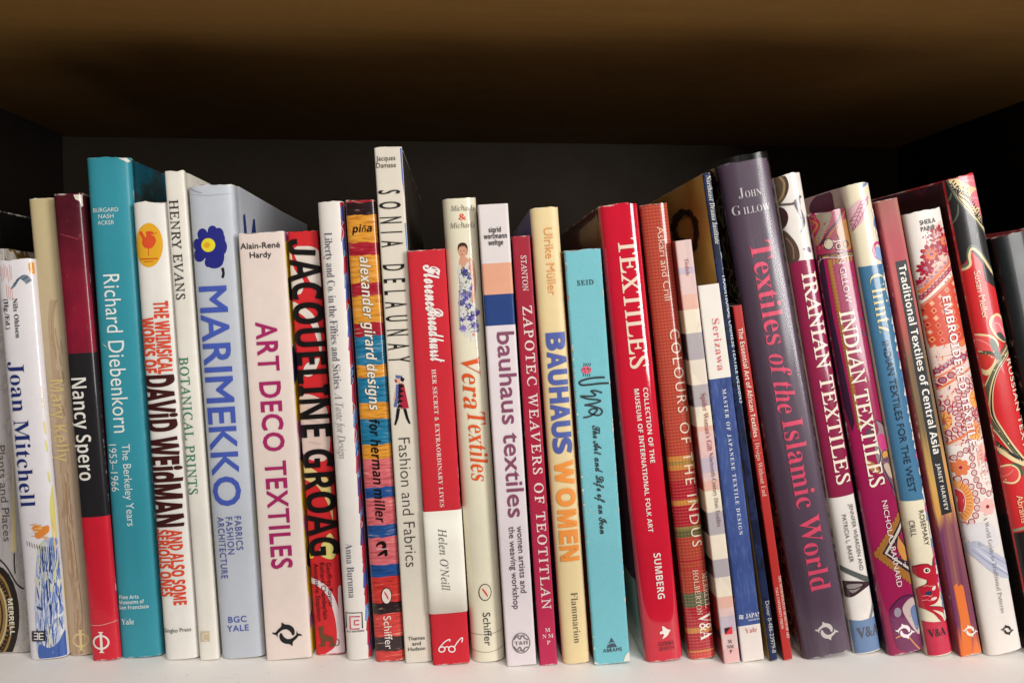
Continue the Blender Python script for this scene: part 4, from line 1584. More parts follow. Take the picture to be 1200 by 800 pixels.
txt(bk, 'subtitle', [('Nineteenth-Century Din\u00e9 Textiles', 833, 530.5, 616.5)], 'B', 5.0, (96, 78, 74), off=-.014)
a = Art(bk, 'publisher_logo', k=5.333, ox=750, oy=650, layer=3)
a.poly([(528, 458), (574, 448), (578, 492), (532, 498)], (226, 52, 62)).poly([(528, 458), (560, 451), (560, 462), (552, 464), (552, 474), (542, 477), (542, 488), (531, 490)], (34, 26, 30))
a.done()
htx(bk, 'publisher_name', [('M', 855.2, 751.3, 4.6), ('NM', 855.8, 757.4, 8), ('P', 856.6, 763, 3)], 'B', 4.0, (90, 78, 82))

# --- cream and blue book
bk = Book('cream topped blue cloth patterned book with pink serif lettering and a white foot',
          (818, 335.5, 844.5, 332, 896, 772, 870, 776), 'paper', D=0.2, spine=PAPER_EDGE, rough=.5)
BS = (bk.vfrac(731.5), bk.vfrac(441.5))
def p_ser(nb):
    u, v = nb.uv()
    n = nb.noise(70, 5, nb.mapping(nb.obj(), scale=(1, 1, .35)))
    n2 = nb.noise(600, 2, nb.mapping(nb.obj(), scale=(1, 1, .2)))
    blue = nb.mix(nb.rng(n, .3, .7, 0, 1), lin((38, 58, 116)), lin((66, 88, 150)))
    blue = nb.mix(nb.rng(n2, .5, .7, 0, .3), blue, lin((110, 128, 176)))
    c = nb.mix(nb.math('GREATER_THAN', v, BS[0]), lin((226, 214, 206)), blue)
    return nb.mix(nb.math('GREATER_THAN', v, BS[1]), c, lin((230, 222, 212)))
bk.cover.data.materials[0] = patt(p_ser, .5)
for i in (1, 2, 3):
    bk.cover.data.materials[i] = solid((70, 78, 120) if i < 3 else (220, 206, 180), .5)
txt(bk, 'title', [('Serizawa', 838.2, 373.5, 434)], 'B', 8.4, (222, 98, 100), sp=1.1, off=-.012)
txt(bk, 'subtitle', [('MASTER OF JAPANESE TEXTILE DESIGN', 848.2, 456, 626.5)], 'B', 4.2, (222, 222, 228), sp=1.35)
htx(bk, 'publisher_name', [('JAPAN', 882.5, 720.3, 19, 'B', 5.2), ('SOCIETY', 883.5, 725.6, 14, 'B', 1.9)], 'B', 5, (226, 224, 228))
htx(bk, 'university_press_name', [('Yale', 880, 738, 14.5)], 'B', 6.0, (224, 116, 112), off=-.014)
a = Art(bk, 'publisher_logo', layer=3)
for i in range(3):
    for j in range(3):
        a.poly([(866 + i * 1.7, 720.5 + j * 1.7), (867.3 + i * 1.7, 720.3 + j * 1.7), (867.4 + i * 1.7, 721.6 + j * 1.7), (866.1 + i * 1.7, 721.8 + j * 1.7)], (226, 226, 232))
a.done()

# --- navy pamphlet with golden cover
bk = Book('thin navy book whose golden yellow cover with a dark dragon shows at its left',
          (823, 204, 832.5, 203, 911.5, 774, 903, 775), 'paper', D=0.25,
          spine=patt(blotch([(22, 28, 54), (30, 40, 74), (24, 30, 52)], 60), .3), left=patt(blotch([(206, 160, 76), (196, 148, 66), (212, 170, 90)], 12, mode='LINEAR'), .4), right=solid((30, 36, 60)), edge=solid((176, 160, 110)), rough=.3)
txt(bk, 'author_name', [('Northeast Drama Institute', 829.5, 206, 286)], 'J', 5.2, (206, 206, 200))
txt(bk, 'title', [('TRADITIONAL CHINESE TEXTILE DESIGNS', 848.2, 322, 472)], 'H', 5.0, (190, 206, 220))
txt(bk, 'publisher_name', [('Dover 0-486-23979-8', 898.6, 704, 764)], 'G', 4.6, (196, 196, 190))
a = Art(bk, 'dragon_print', k=5.333, ox=750, oy=170, face='L', layer=1)
DG = (34, 34, 34)
body = smooth_pts([(338, 650), (352, 590), (352, 520), (336, 460), (300, 424), (258, 424), (226, 452), (210, 500), (214, 560), (240, 600), (272, 604)], False, 6)
rnd = random.Random(8)
for k_, (x, y) in enumerate(body):
    r_ = 15 + 5 * math.sin(k_ * .9)
    a.ell(x, y, r_, r_ * 1.1, rnd.choice([DG, (44, 40, 34), (52, 56, 46)]), 0, 9)
    q0, q1 = body[max(k_ - 1, 0)], body[min(k_ + 1, len(body) - 1)]
    tx, ty = q1[0] - q0[0], q1[1] - q0[1]
    l_ = math.hypot(tx, ty) or 1
    nx, ny = ty / l_, -tx / l_
    h_ = rnd.uniform(20, 34)
    a.poly([(x - tx / l_ * 8, y - ty / l_ * 8), (x + nx * h_ - tx / l_ * 9, y + ny * h_ - ty / l_ * 9), (x + tx / l_ * 7, y + ty / l_ * 7)], rnd.choice([DG, (40, 36, 30), (70, 62, 40)]))
    if k_ % 3 == 0:
        a.poly([(x, y), (x - nx * 26 + rnd.uniform(-8, 8), y - ny * 26), (x + tx / l_ * 10, y + ty / l_ * 10)], DG)
for q in ((236, 470, 16), (254, 452, 14), (226, 500, 14), (262, 600, 18)):
    a.ell(q[0], q[1], q[2], q[2] * .8, DG, .4, 10)
a.line([(262, 470), (286, 452), (316, 462), (326, 490)], 12, (150, 116, 56)).line([(356, 480), (366, 520), (362, 580)], 8, (70, 96, 84))
a.done()
a = Art(bk, 'small_emblem', k=5.333, ox=740, oy=300, layer=3)
a.line([(556, -20), (562, 10), (574, 40), (580, 70), (566, 84)], 4, (150, 170, 200)).line([(564, -10), (584, 30), (576, 60)], 3, (150, 170, 200))
a.done()

# --- thin red book
bk = Book('thin low red book with white lettering, beside the thick purple book',
          (859, 359, 869, 358, 929.5, 773, 918.5, 774), 'paper', D=0.19, spine=solid((178, 42, 38), .42), left=solid((90, 24, 24)), rough=.42)
txt(bk, 'title', [('The Essential Art of African Textiles', 867.3, 385, 512)], 'H', 5.6, (240, 218, 202), off=-.008)
txt(bk, 'subtitle', [('| Design Without End', 886.4, 515.5, 581)], 'B', 5.6, (232, 196, 180), off=-.018)
txt(bk, 'publisher_name', [('THE METROPOLITAN MUSEUM OF ART', 913.0, 674.5, 747), ('YALE UNIVERSITY PRESS', 909.8, 688, 736)], 'B', 3.0, (236, 200, 186))

# --- purple book in a clear sleeve
def p_flor(cols, sc=46, seed=0):
    def f(nb):
        v = nb.mapping(nb.obj(), loc=(seed, seed * .7, 0))
        n = nb.noise(sc, 3, v, dist=1.4)
        c = nb.ramp(n, [(0, lin(cols[0])), (.40, lin(cols[1])), (.47, lin(cols[0])), (.53, lin(cols[2])), (.60, lin(cols[3])), (.68, lin(cols[0]))])
        return c
    return f
def weave(col):
    def f(nb):
        o = nb.new('ShaderNodeSeparateXYZ'); nb.link(nb.obj(), o.inputs[0])
        k = 2 * math.pi / 0.0016
        a = nb.math('SINE', nb.math('MULTIPLY', nb.math('ADD', o.outputs[0], o.outputs[2]), k))
        b = nb.math('SINE', nb.math('MULTIPLY', nb.math('SUBTRACT', o.outputs[0], o.outputs[2]), k))
        q = nb.math('MULTIPLY', a, b)
        c2 = tuple(min(255, int(v * 1.16 + 5)) for v in col)
        c1 = tuple(int(v * .86) for v in col)
        return nb.mix(nb.rng(q, -.5, .5, 0, 1), lin(c1), lin(c2))
    return f
bk = Book('thick dark purple book in a clear glossy sleeve with large pink serif lettering',
          (842, 193.5, 902.5, 185.5, 998.5, 760, 945, 774), 'hard', D=0.25, bulge=0.0058, p=3.4,
          spine=patt(weave((88, 68, 86)), .42), left=patt(p_flor([(26, 24, 22), (116, 34, 38), (176, 156, 112), (60, 66, 44)]), .2, coat=.8), right=patt(p_flor([(220, 208, 190), (116, 84, 90), (150, 120, 130), (196, 180, 150)]), .25, coat=.6), rough=.4)
bk.sleeve()
htx(bk, 'author_name', [('J', 868, 226.5, 6.5, 'B', 11), ('OHN', 882.5, 226.8, 19.5, 'B', 8), ('G', 863, 247.5, 10, 'B', 11), ('ILLOW', 886.5, 245, 32, 'B', 8)], 'B', 8, (232, 226, 226), off=-.012)
PK2 = (242, 84, 118)
txt(bk, 'title', [('Textiles', 890.0, 283, 403, 'B', 25), ('of the', 911.5, 414, 484, 'J', 24), ('Islamic World', 927.6, 490.5, 692, 'B', 25)], 'B', 25, PK2, off=-.004)
dolphins(bk, 968.6, 739, 13.8, (238, 228, 224))

# --- magenta and white book with dark botanical art
WI = (230, 222, 214)
bk = Book('white book with a magenta band, cream serif capitals and a grey blue foot',
          (909, 207, 939.5, 202, 1035, 761, 1003.5, 768), 'hard', D=0.23, bulge=0.0052, p=2.6, spine=solid(WI, .2, coat=.6), left=patt(blotch([(206, 196, 176), (70, 50, 50), (206, 196, 176), (120, 100, 80)], 36), .3), right=solid((206, 170, 190), .3), rough=.2, coat=.6)
a = Art(bk, 'magenta_band', layer=1)
a.poly([(900, 309.5), (965, 303), (1008, 576), (1000, 579), (970, 585.5), (940, 586)], (142, 36, 72))
a.done()
a = Art(bk, 'blue_foot', layer=1)
a.poly([(980, 729), (1010, 727), (1034, 720.5), (1050, 718), (1060, 775), (990, 790)], (104, 130, 168))
a.done()
a = Art(bk, 'botanical_print', k=5.333, ox=900, oy=170, layer=2)
DB2 = (64, 48, 46)
a.poly([(40, 200), (70, 190), (110, 200), (130, 260), (110, 330), (74, 372), (48, 330), (60, 260)], (92, 74, 58), True)
a.line([(70, 196), (100, 240), (96, 310), (70, 360)], 12, (150, 124, 92)).line([(104, 204), (120, 256), (108, 316)], 6, (52, 44, 42))
a.line([(60, 372), (110, 374), (160, 368), (190, 340), (206, 320)], 14, (96, 84, 84))
a.poly([(160, 362), (196, 330), (208, 400), (232, 470), (226, 520), (204, 550), (214, 490), (190, 430)], (112, 106, 112), True)
a.poly([(66, 392), (104, 400), (128, 450), (116, 510), (84, 534), (70, 470)], (66, 36, 38), True)
a.poly([(100, 540), (150, 580), (190, 650), (192, 720), (130, 726)], (86, 66, 56), True).line([(120, 580), (156, 640), (164, 716)], 8, (132, 106, 86))
a.poly([(218, 652), (260, 640), (270, 672), (250, 664)], (140, 110, 130), True)
a.k, a.oy = 5.333, 650
a.poly([(440, 60), (520, 96), (600, 128), (656, 150), (652, 182), (590, 160), (500, 120), (448, 96)], (92, 96, 92), False)
a.poly([(470, 176), (560, 164), (650, 180), (600, 214), (520, 268), (480, 250)], (66, 44, 50), True).poly([(500, 190), (590, 184), (530, 240)], (150, 138, 136), True).line([(484, 220), (540, 214), (600, 190)], 6, (40, 30, 36))
a.line([(640, 400), (660, 330), (672, 270), (650, 190)], 16, (130, 130, 136))
a.done()
txt(bk, 'title', [('IRANIAN TEXTILES', 947.0, 320, 567.5)], 'R', 16.5, (240, 224, 206), off=.014, sp=1.04, layer=4)
txt(bk, 'author_names', [('JENNIFER WEARDEN AND', 996.6, 590, 667.5), ('PATRICIA L. BAKER', 988.6, 603, 658)], 'S', 4.8, (92, 86, 84), layer=4)
htx(bk, 'museum_logo', [('V&A', 1018, 739.5, 28)], 'B', 12.5, (92, 84, 88), layer=4)

# --- magenta paisley book
MG = (150, 26, 76)
bk = Book('magenta book with ochre paisley borders and cream serif capitals',
          (950, 252.5, 992.5, 243.5, 1084, 761, 1044, 769.5), 'hard', D=0.22, bulge=0.0045, p=3.2,
          spine=solid(MG, .25, coat=.5), left=solid((34, 28, 52), .3), right=solid((150, 30, 90), .3), rough=.25, coat=.5)
a = Art(bk, 'paisley_print', k=5.333, ox=900, oy=170, layer=1)
OC, NB2, TN = (158, 104, 46), (42, 32, 48), (176, 148, 120)
a.poly([(255, 436), (505, 386), (540, 668), (310, 690)], (146, 38, 66))
a.poly([(300, 440), (386, 420), (390, 470), (350, 560), (316, 630), (296, 600), (330, 500)], (122, 110, 92), True)
rnd = random.Random(41)
for i in range(150):
    x = rnd.uniform(280, 520); y = rnd.uniform(430, 655)
    a.ell(x, y, rnd.uniform(3, 6), rnd.uniform(2, 4), rnd.choice([(120, 84, 50), (170, 130, 90), (100, 40, 60), (160, 60, 84), (90, 86, 80)]), rnd.uniform(0, 3), 7)
a.line([(272, 470), (310, 500), (290, 560), (310, 610)], 10, OC).line([(330, 630), (380, 540), (440, 470), (470, 400)], 11, NB2).line([(346, 640), (396, 548), (452, 480), (486, 410)], 8, OC)
a.ell(378, 622, 34, 38, NB2).ell(378, 622, 27, 31, (186, 170, 150))
a.poly([(430, 540), (470, 470), (506, 480), (524, 600), (520, 650), (450, 650)], (166, 112, 58), True).line([(430, 560), (446, 610), (440, 650), (480, 660)], 8, NB2).ring(486, 622, 16, 20, 8, NB2)
a.poly([(310, 690), (540, 664), (546, 700), (346, 714), (350, 800), (322, 800)], (56, 42, 48)).line([(318, 706), (420, 690), (545, 676)], 8, OC).line([(334, 800), (334, 716), (440, 704), (546, 690)], 6, (196, 176, 160))
a.k, a.ox, a.oy = 5.333, 940, 270
a.poly([(100, 168), (132, 160), (192, 520), (262, 860), (330, 1200), (320, 1260), (240, 1000)], (52, 26, 48))
for i in range(46):
    t = i / 45
    a.ell(172 + t * 190, 196 + t * 1040, 16, 13, OC, 0, 10)
a.line([(160, 190), (262, 720), (352, 1240)], 7, (134, 88, 40), smooth=False)
for i in range(7):
    a.ell(176 + i * 22, 204 - i * 4.5, 9, 20, OC, 0, 10)
a.poly([(356, 350), (380, 400), (400, 470), (420, 540), (424, 600), (400, 560), (380, 480)], (96, 110, 130), True).line([(360, 552), (400, 560), (424, 600), (416, 650), (384, 648), (386, 620)], 9, (84, 70, 104))
a.k, a.ox, a.oy = 5.333, 970, 400
a.poly([(304, 494), (340, 520), (396, 600), (420, 690), (400, 780), (340, 800), (300, 720), (296, 620), (320, 560)], (150, 128, 132), True).line([(304, 494), (356, 524), (398, 600), (424, 720), (400, 800)], 7, NB2).poly([(240, 570), (272, 540), (280, 600), (244, 606)], (92, 70, 82), True)
a.ell(362, 712, 20, 30, (206, 150, 70)).ring(362, 712, 22, 32, 6, NB2).poly([(232, 740), (300, 770), (330, 830), (260, 800)], (176, 120, 60), True).line([(300, 640), (330, 700), (320, 780)], 6, NB2)
a.poly([(310, 600), (350, 580), (380, 660), (340, 690)], (196, 60, 120), True)
a.k, a.ox, a.oy = 5.333, 1000, 540
a.poly([(170, 10), (230, -20), (262, 90), (290, 230), (262, 220), (236, 150), (200, 100)], (120, 84, 100), True).line([(180, 16), (210, 90), (250, 170), (288, 234)], 6, NB2).poly([(190, 30), (224, 20), (250, 110), (220, 90)], (196, 170, 150), True)
for i in range(12):
    t = i / 11
    x, y = 318 - 170 * t, 290 + 290 * t
    a.ell(x, y, 15, 17, OC, 0, 12)
    x, y = 150 + 232 * t, 590 + 180 * t
    a.ell(x, y, 13, 20, OC, 0, 12)
a.poly([(322, 300), (160, 580), (380, 760)], OC).poly([(316, 336), (180, 580), (376, 720)], NB2).poly([(318, 356), (196, 578), (376, 700)], (206, 190, 176)).poly([(320, 390), (212, 578), (376, 682)], NB2).poly([(322, 410), (230, 576), (376, 660)], MG)
a.poly([(280, 470), (300, 500), (340, 560), (352, 620), (310, 620), (276, 560)], (206, 140, 70), True).line([(280, 470), (270, 540), (310, 620), (352, 620), (330, 540), (284, 476)], 7, NB2).line([(322, 400), (350, 520), (366, 600)], 12, (120, 120, 160))
a.k, a.ox, a.oy = 5.333, 1050, 650
a.poly([(-40, 350), (10, 280), (70, 250), (130, 260), (170, 400), (190, 560), (120, 600), (20, 590), (-20, 480)], (110, 34, 80), True).line([(-40, 350), (10, 284), (70, 254), (130, 264)], 7, NB2).poly([(40, 330), (110, 270), (150, 400), (150, 500), (80, 420)], (196, 176, 170), True).poly([(90, 350), (126, 320), (150, 430), (130, 470)], (96, 116, 156), True).ell(10, 360, 22, 30, (150, 140, 150)).line([(0, 520), (60, 500), (120, 560), (150, 590)], 8, (206, 140, 80))
a.done()
txt(bk, 'author_name', [('JOHN GILLOW', 981.0, 281, 354.5)], 'G', 7.2, (238, 206, 206), layer=4)
txt(bk, 'title', [('INDIAN TEXTILES', 991.6, 364.5, 570)], 'R', 17.5, (240, 226, 208), off=.016, layer=4)
txt(bk, 'second_author_name', [('NICHOLAS BARNARD', 1036.0, 586.5, 687)], 'G', 6.4, (238, 216, 214), layer=4)
dolphins(bk, 1060.5, 739.5, 11.5, (240, 228, 228))

# --- blue band book with chintz leaves
CHC = (232, 220, 192)
bk = Book('cream book with a blue band, leaf prints and a red beast near its foot',
          (991, 219, 1020.5, 212, 1119.5, 767, 1090.5, 771), 'hard', D=0.23, bulge=0.0055, p=2.5,
          spine=solid(CHC, .25, coat=.4), left=solid((220, 210, 190), .3), right=patt(blotch([(226, 220, 222), (196, 100, 160), (226, 220, 222), (110, 140, 190), (220, 214, 214)], 60), .3), rough=.25, coat=.4)
a = Art(bk, 'blue_band', layer=1)
a.poly([(990, 314), (1012, 313), (1037, 309), (1048, 306), (1100, 580), (1085, 585), (1060, 588), (1040, 588)], (72, 120, 154))
a.done()
a = Art(bk, 'red_foot', layer=1)
a.poly([(1070, 729), (1094, 729), (1116, 727), (1130, 724), (1140, 775), (1070, 785)], (198, 38, 70))
a.done()
a = Art(bk, 'leaf_print', k=5.333, ox=900, oy=170, layer=2)
LP = (176, 90, 124)
a.poly([(512, 420), (540, 370), (590, 336), (632, 322), (616, 400), (590, 480), (544, 524), (522, 480)], (226, 186, 190), True).line([(626, 328), (580, 400), (540, 524)], 5, LP)
for i in range(7):
    t = i / 6
    x, y = 616 - 70 * t, 345 + 150 * t
    a.line([(x, y), (x - 28, y + 6), (x - 44 + 10 * t, y + 26)], 6, LP, taper=True).line([(x, y), (x + 8, y + 20), (x - 8, y + 44)], 5, LP, taper=True)
a.poly([(586, 270), (600, 236), (634, 226), (616, 252)], (120, 140, 180), True).poly([(668, 480), (690, 470), (700, 520), (690, 544)], (96, 116, 166), True)
a.line([(720, 636), (700, 612), (672, 620), (660, 660), (680, 710)], 16, (206, 70, 130)).poly([(676, 640), (712, 650), (740, 700), (734, 724), (690, 716), (672, 690)], (146, 176, 214), True)
a.k, a.ox, a.oy = 5.333, 1050, 650
RB = (188, 34, 54)
a.poly([(110, 90), (150, 60), (196, 56), (226, 70), (230, 30), (250, 2), (262, 20), (258, 70), (276, 130), (274, 170), (262, 180), (276, 250), (250, 300), (210, 320), (280, 324), (320, 350), (334, 400), (318, 394), (290, 360), (230, 344), (282, 380), (302, 412), (280, 414), (240, 370), (190, 344), (150, 330), (140, 250), (150, 210), (190, 180), (196, 160), (140, 138)], RB, True, 4)
a.ell(192, 98, 20, 17, (236, 226, 206)).ell(192, 98, 12, 11, (44, 24, 26)).ell(196, 96, 4, 4, (220, 210, 200))
a.ell(204, 240, 22, 13, (44, 60, 92), -.3).ell(236, 208, 10, 16, (226, 220, 210), .5).ell(236, 274, 20, 9, (230, 214, 200), -.4)
for y in (200, 262, 290):
    a.line([(170, y), (196, y - 8), (214, y - 2), (226, y - 10)], 4, (226, 150, 140))
a.line([(150, 210), (190, 182), (196, 160)], 4, (80, 16, 26)).line([(110, 92), (150, 64), (196, 58), (226, 72), (232, 30)], 4, (90, 20, 30)).line([(210, 322), (280, 326), (322, 354)], 4, (90, 20, 30)).line([(262, 84), (290, 70), (280, 90)], 3, (70, 60, 60)).line([(262, 96), (292, 100)], 3, (70, 60, 60))
a.done()
a = Art(bk, 'pink_edge', layer=2)
rnd = random.Random(21)
for i in range(46):
    t = i / 45
    y = 250 + t * 470
    x = bk.pix(bk.W - .0022, bk.vfrac(y) * bk.H)[0]
    a.poly([(x, y), (x + rnd.uniform(-1, 3), y - 5), (x + 7, y - 3), (x + 8, y + 6), (x + rnd.uniform(-.5, 3), y + 5)], rnd.choice([(230, 224, 226), (206, 110, 160), (236, 230, 228), (120, 150, 200), (232, 226, 226)]), True, 3)
a.done()
a = Art(bk, 'cover_print', k=5.333, ox=900, oy=170, face='L', layer=1)
a.poly([(262, 420), (270, 360), (320, 310), (370, 290), (410, 320), (440, 390), (440, 430), (330, 440)], (104, 24, 58), True)
for i in range(9):
    a.line([(290 + i * 18, 420), (300 + i * 16, 360), (330 + i * 8, 310)], 5, (60, 14, 40))
a.poly([(436, 340), (440, 276), (470, 262), (494, 320), (500, 380), (480, 420), (446, 400)], (84, 96, 140), True).line([(466, 270), (474, 340), (480, 410)], 5, (46, 54, 92))
for i in range(5):
    a.line([(472, 300 + i * 22), (448, 314 + i * 22)], 5, (46, 54, 92)).line([(474, 300 + i * 22), (496, 322 + i * 20)], 5, (46, 54, 92))
a.done()
txt(bk, 'title', [('Chintz', 1026.5, 321, 389)], 'B', 17.5, (236, 214, 160), off=-.02, layer=4)
txt(bk, 'subtitle', [('INDIAN TEXTILES FOR THE WEST', 1037.6, 400, 577)], 'S', 8.2, (34, 44, 58), layer=4)
txt(bk, 'author_name', [('ROSEMARY', 1079.0, 598, 638.5), ('CRILL', 1068.4, 610, 628.5)], 'S', 6, (74, 66, 62), layer=4)
htx(bk, 'museum_logo', [('V&A', 1098.6, 740.8, 21)], 'B', 9.5, (52, 20, 30), layer=4)

# --- ikat book with the black label
def p_ikat(nb):
    u, v = nb.uv()
    n = nb.noise(220, 4, nb.mapping(nb.obj(), scale=(1, .2, .05)))
    w = nb.math('ADD', v, nb.rng(n, .25, .75, -.045, .045))
    c = nb.ramp(w, [(0, lin((236, 122, 58))), (.06, lin((112, 46, 84))), (.29, lin((108, 44, 82))), (.325, lin((206, 150, 70))), (.40, lin((204, 160, 84))), (.50, lin((110, 92, 60))), (.66, lin((96, 82, 60))), (.75, lin((176, 66, 72))), (.9, lin((180, 74, 84))), (1, lin((150, 84, 74)))], 'LINEAR')
    st = nb.noise(260, 2, nb.mapping(nb.obj(), scale=(1, .2, .02)))
    return nb.mix(nb.rng(st, .45, .7, 0, .4), c, lin((196, 130, 90)))
bk = Book('dusty pink and purple woven pattern book with a long black label on its spine',
          (1027, 237, 1052, 231.5, 1151, 764.5, 1127, 770), 'paper', D=0.2, spine=patt(p_ikat, .5), left=solid((150, 60, 70)), right=solid((120, 80, 60)), rough=.45)
a = Art(bk, 'black_label', layer=1)
a.poly([(1049, 307.5), (1062, 304.5), (1115.5, 600), (1103.5, 604)], (28, 26, 28))
a.done()
a = Art(bk, 'orange_block', k=5.333, ox=1050, oy=650, layer=1)
a.poly([(360, 196), (380, 176), (390, 200), (404, 184), (420, 196), (470, 460), (474, 640), (420, 650), (400, 400)], (228, 116, 52))
a.done()
txt(bk, 'title', [('Traditional Textiles of Central Asia', 1056.6, 311, 532)], 'H', 8.8, (238, 232, 224), layer=3)
txt(bk, 'author_name', [('JANET HARVEY', 1098.8, 543, 597.5)], 'H', 4.8, (228, 222, 216), sp=1.1, off=-.01, layer=3)
dolphins(bk, 1136.5, 739, 9.0, (244, 226, 212))

# --- embroidered pattern book
EW = (230, 220, 212)
bk = Book('white book covered with red and orange embroidery motifs and white capitals',
          (1062, 252.5, 1105.5, 242, 1201.5, 761, 1159, 770), 'hard', D=0.21, bulge=0.0055, p=2.8,
          spine=solid(EW, .38), left=patt(p_flor([(84, 20, 20), (150, 60, 30), (60, 14, 18), (176, 96, 44)], 40, 3), .4), right=solid((206, 190, 180)), rough=.38)
RC, OG2, PKC, LV = (164, 22, 50), (222, 120, 72), (220, 150, 138), (160, 130, 150)
rnd = random.Random(17)
a = Art(bk, 'embroidery_print', k=5.333, ox=1040, oy=270, layer=1)
# upper corner motif
a.poly([(296, -30), (340, -60), (420, 230), (360, 290), (300, 330), (230, 420), (214, 390), (216, 300), (220, 220), (262, 120)], (226, 190, 176))
def flower(cx, cy, r, n, c, cc, w=.32):
    for i in range(n):
        t = 2 * math.pi * i / n
        a.ell(cx + r * .62 * math.cos(t), cy + r * .62 * math.sin(t), r * .42, r * w * .7, c, t, 12)
    a.ell(cx, cy, r * .22, r * .22, cc, 0, 10)
for q in ((318, 20, 54), (366, 60, 50), (270, 150, 64), (240, 240, 50), (330, 110, 46), (390, 120, 44), (230, 330, 40)):
    flower(q[0], q[1], q[2], 9, RC, LV)
flower(268, 150, 38, 8, OG2, (90, 84, 130), .5); flower(362, 66, 30, 8, OG2, (90, 84, 130), .5)
for i in range(150):
    x = rnd.uniform(220, 410); y = rnd.uniform(0, 330)
    a.ell(x, y, rnd.uniform(4, 9), rnd.uniform(3, 5), rnd.choice([RC, LV, (206, 60, 84), PKC]), rnd.uniform(0, 3), 8)
def strip(p, q, w, c):
    a.line([p, q], w, c, smooth=False)
def beads(p, q, n, r, c, inner):
    for i in range(n):
        t = i / (n - 1)
        x, y = p[0] + (q[0] - p[0]) * t, p[1] + (q[1] - p[1]) * t
        a.ell(x, y, r, r * .85, c, -.5, 14).ell(x, y, r * .62, r * .52, inner, -.5, 10)
strip((214, 390), (436, 150), 24, OG2); beads((220, 350), (420, 150), 8, 18, PKC, LV)
strip((220, 430), (440, 200), 26, (206, 120, 100)); beads((222, 420), (436, 200), 11, 17, RC, (176, 120, 130))
strip((226, 470), (446, 262), 10, OG2)
# lattice field
a.poly([(226, 480), (448, 270), (540, 640), (480, 700), (300, 800), (270, 700)], (206, 74, 56))
for r in range(10):
    for c_ in range(7):
        x = 236 + c_ * 46 + r * 13 - (c_ % 2) * 3
        y = 500 + r * 46 - c_ * 42 + (0)
        if 226 + (y - 480) * .22 < x < 436 + (y - 270) * .26 and y > 480 - (x - 226) * .95 and y < 800 - (x - 300) * .7:
            d = 21
            a.poly([(x, y - d), (x + d * .9, y), (x, y + d), (x - d * .9, y)], rnd.choice([OG2, (236, 150, 96), (226, 120, 80)]))
            a.poly([(x, y - 11), (x + 10, y), (x, y + 11), (x - 10, y)], rnd.choice([RC, (222, 196, 180), LV, RC]))
# lower motifs
a.k, a.ox, a.oy = 6.667, 1080, 410
a.poly([(80, -10), (260, -60), (400, -40), (540, 800), (200, 810)], (226, 200, 188))
strip((80, 130), (380, -90), 50, OG2); strip((96, 170), (420, -60), 34, (226, 196, 180)); beads((104, 190), (300, 40), 8, 25, RC, LV)
strip((100, 240), (420, 40), 14, OG2)
for q in ((170, 240), (230, 200), (330, 60), (380, 30), (120, 290)):
    a.ell(q[0], q[1], 32, 28, RC, -.4).ell(q[0], q[1], 20, 17, LV, -.4)
strip((110, 330), (440, 110), 20, OG2)
for k2, (cx, cy) in enumerate(((190, 560), (430, 380), (420, 640))):
    for rr, n in ((150, 13), (100, 10)):
        for i in range(n):
            t = -2.2 + i * (4.4 / (n - 1)) + (math.pi if k2 == 1 else 0)
            a.ell(cx + rr * math.cos(t), cy + rr * math.sin(t), 28, 21, RC, t, 14).ell(cx + rr * math.cos(t), cy + rr * math.sin(t), 19, 13, (206, 176, 176), t, 10)
    a.ell(cx, cy, 52, 74, (232, 150, 70)).ell(cx, cy, 40, 60, (240, 180, 100))
    for i in range(8):
        t = i * .785
        a.line([(cx, cy), (cx + 38 * math.cos(t), cy + 56 * math.sin(t))], 7, (206, 96, 50), smooth=False)
for i in range(190):
    x = rnd.uniform(120, 520); y = rnd.uniform(20, 790)
    a.ell(x, y, rnd.uniform(6, 13), rnd.uniform(4, 8), rnd.choice([RC, LV, (206, 70, 100), OG2, PKC]), rnd.uniform(0, 3), 8)
strip((190, 760), (500, 560), 18, OG2)
a.ox, a.oy = 1080, 520
def chain(pts, r=25):
    pp = smooth_pts(pts, False, 12)
    acc, last = 0, pp[0]
    for p_ in pp:
        if math.hypot(p_[0] - last[0], p_[1] - last[1]) > r * 2.05 or p_ is pp[0]:
            a.ell(p_[0], p_[1], r, r * 1.05, RC, 0, 16).ell(p_[0], p_[1], r * .72, r * .76, (214, 190, 184), 0, 12)
            last = p_
a.poly([(200, 30), (520, -40), (620, 420), (540, 430), (480, 560), (340, 640), (300, 560)], EW)
a.poly([(430, 60), (470, 0), (540, 20), (600, 330), (540, 350), (480, 290), (440, 170)], (232, 170, 156), True)
a.poly([(500, 90), (540, 60), (590, 250), (540, 240), (506, 180)], (190, 30, 84), True).poly([(530, 110), (548, 100), (568, 190), (548, 190)], (232, 180, 90))
for i in range(9):
    t = i / 8
    a.line([(446 + 60 * t, 60 + 250 * t), (470 + 56 * t, 50 + 250 * t)], 9, (206, 130, 130), smooth=False)
chain([(220, 150), (280, 100), (350, 50), (400, 20)], 24)
chain([(390, 60), (400, 180), (430, 290), (480, 370), (530, 390), (590, 360)], 25)
flower(308, 188, 68, 7, OG2, RC, .5)
chain([(240, 264), (300, 280), (360, 310), (410, 370), (432, 450), (428, 540), (390, 616), (320, 650)], 26)
a.line([(250, 320), (330, 340), (374, 420), (374, 520), (330, 600)], 58, (232, 160, 90))
for i in range(13):
    t = -1.25 + i * .21
    a.line([(290 + 62 * math.cos(t), 460 + 110 * math.sin(t)), (290 + 104 * math.cos(t), 460 + 150 * math.sin(t))], 8, (206, 110, 60), smooth=False)
a.line([(262, 370), (310, 400), (326, 460), (316, 540)], 40, (200, 50, 60)).line([(268, 420), (292, 470), (296, 540)], 18, (226, 196, 180))
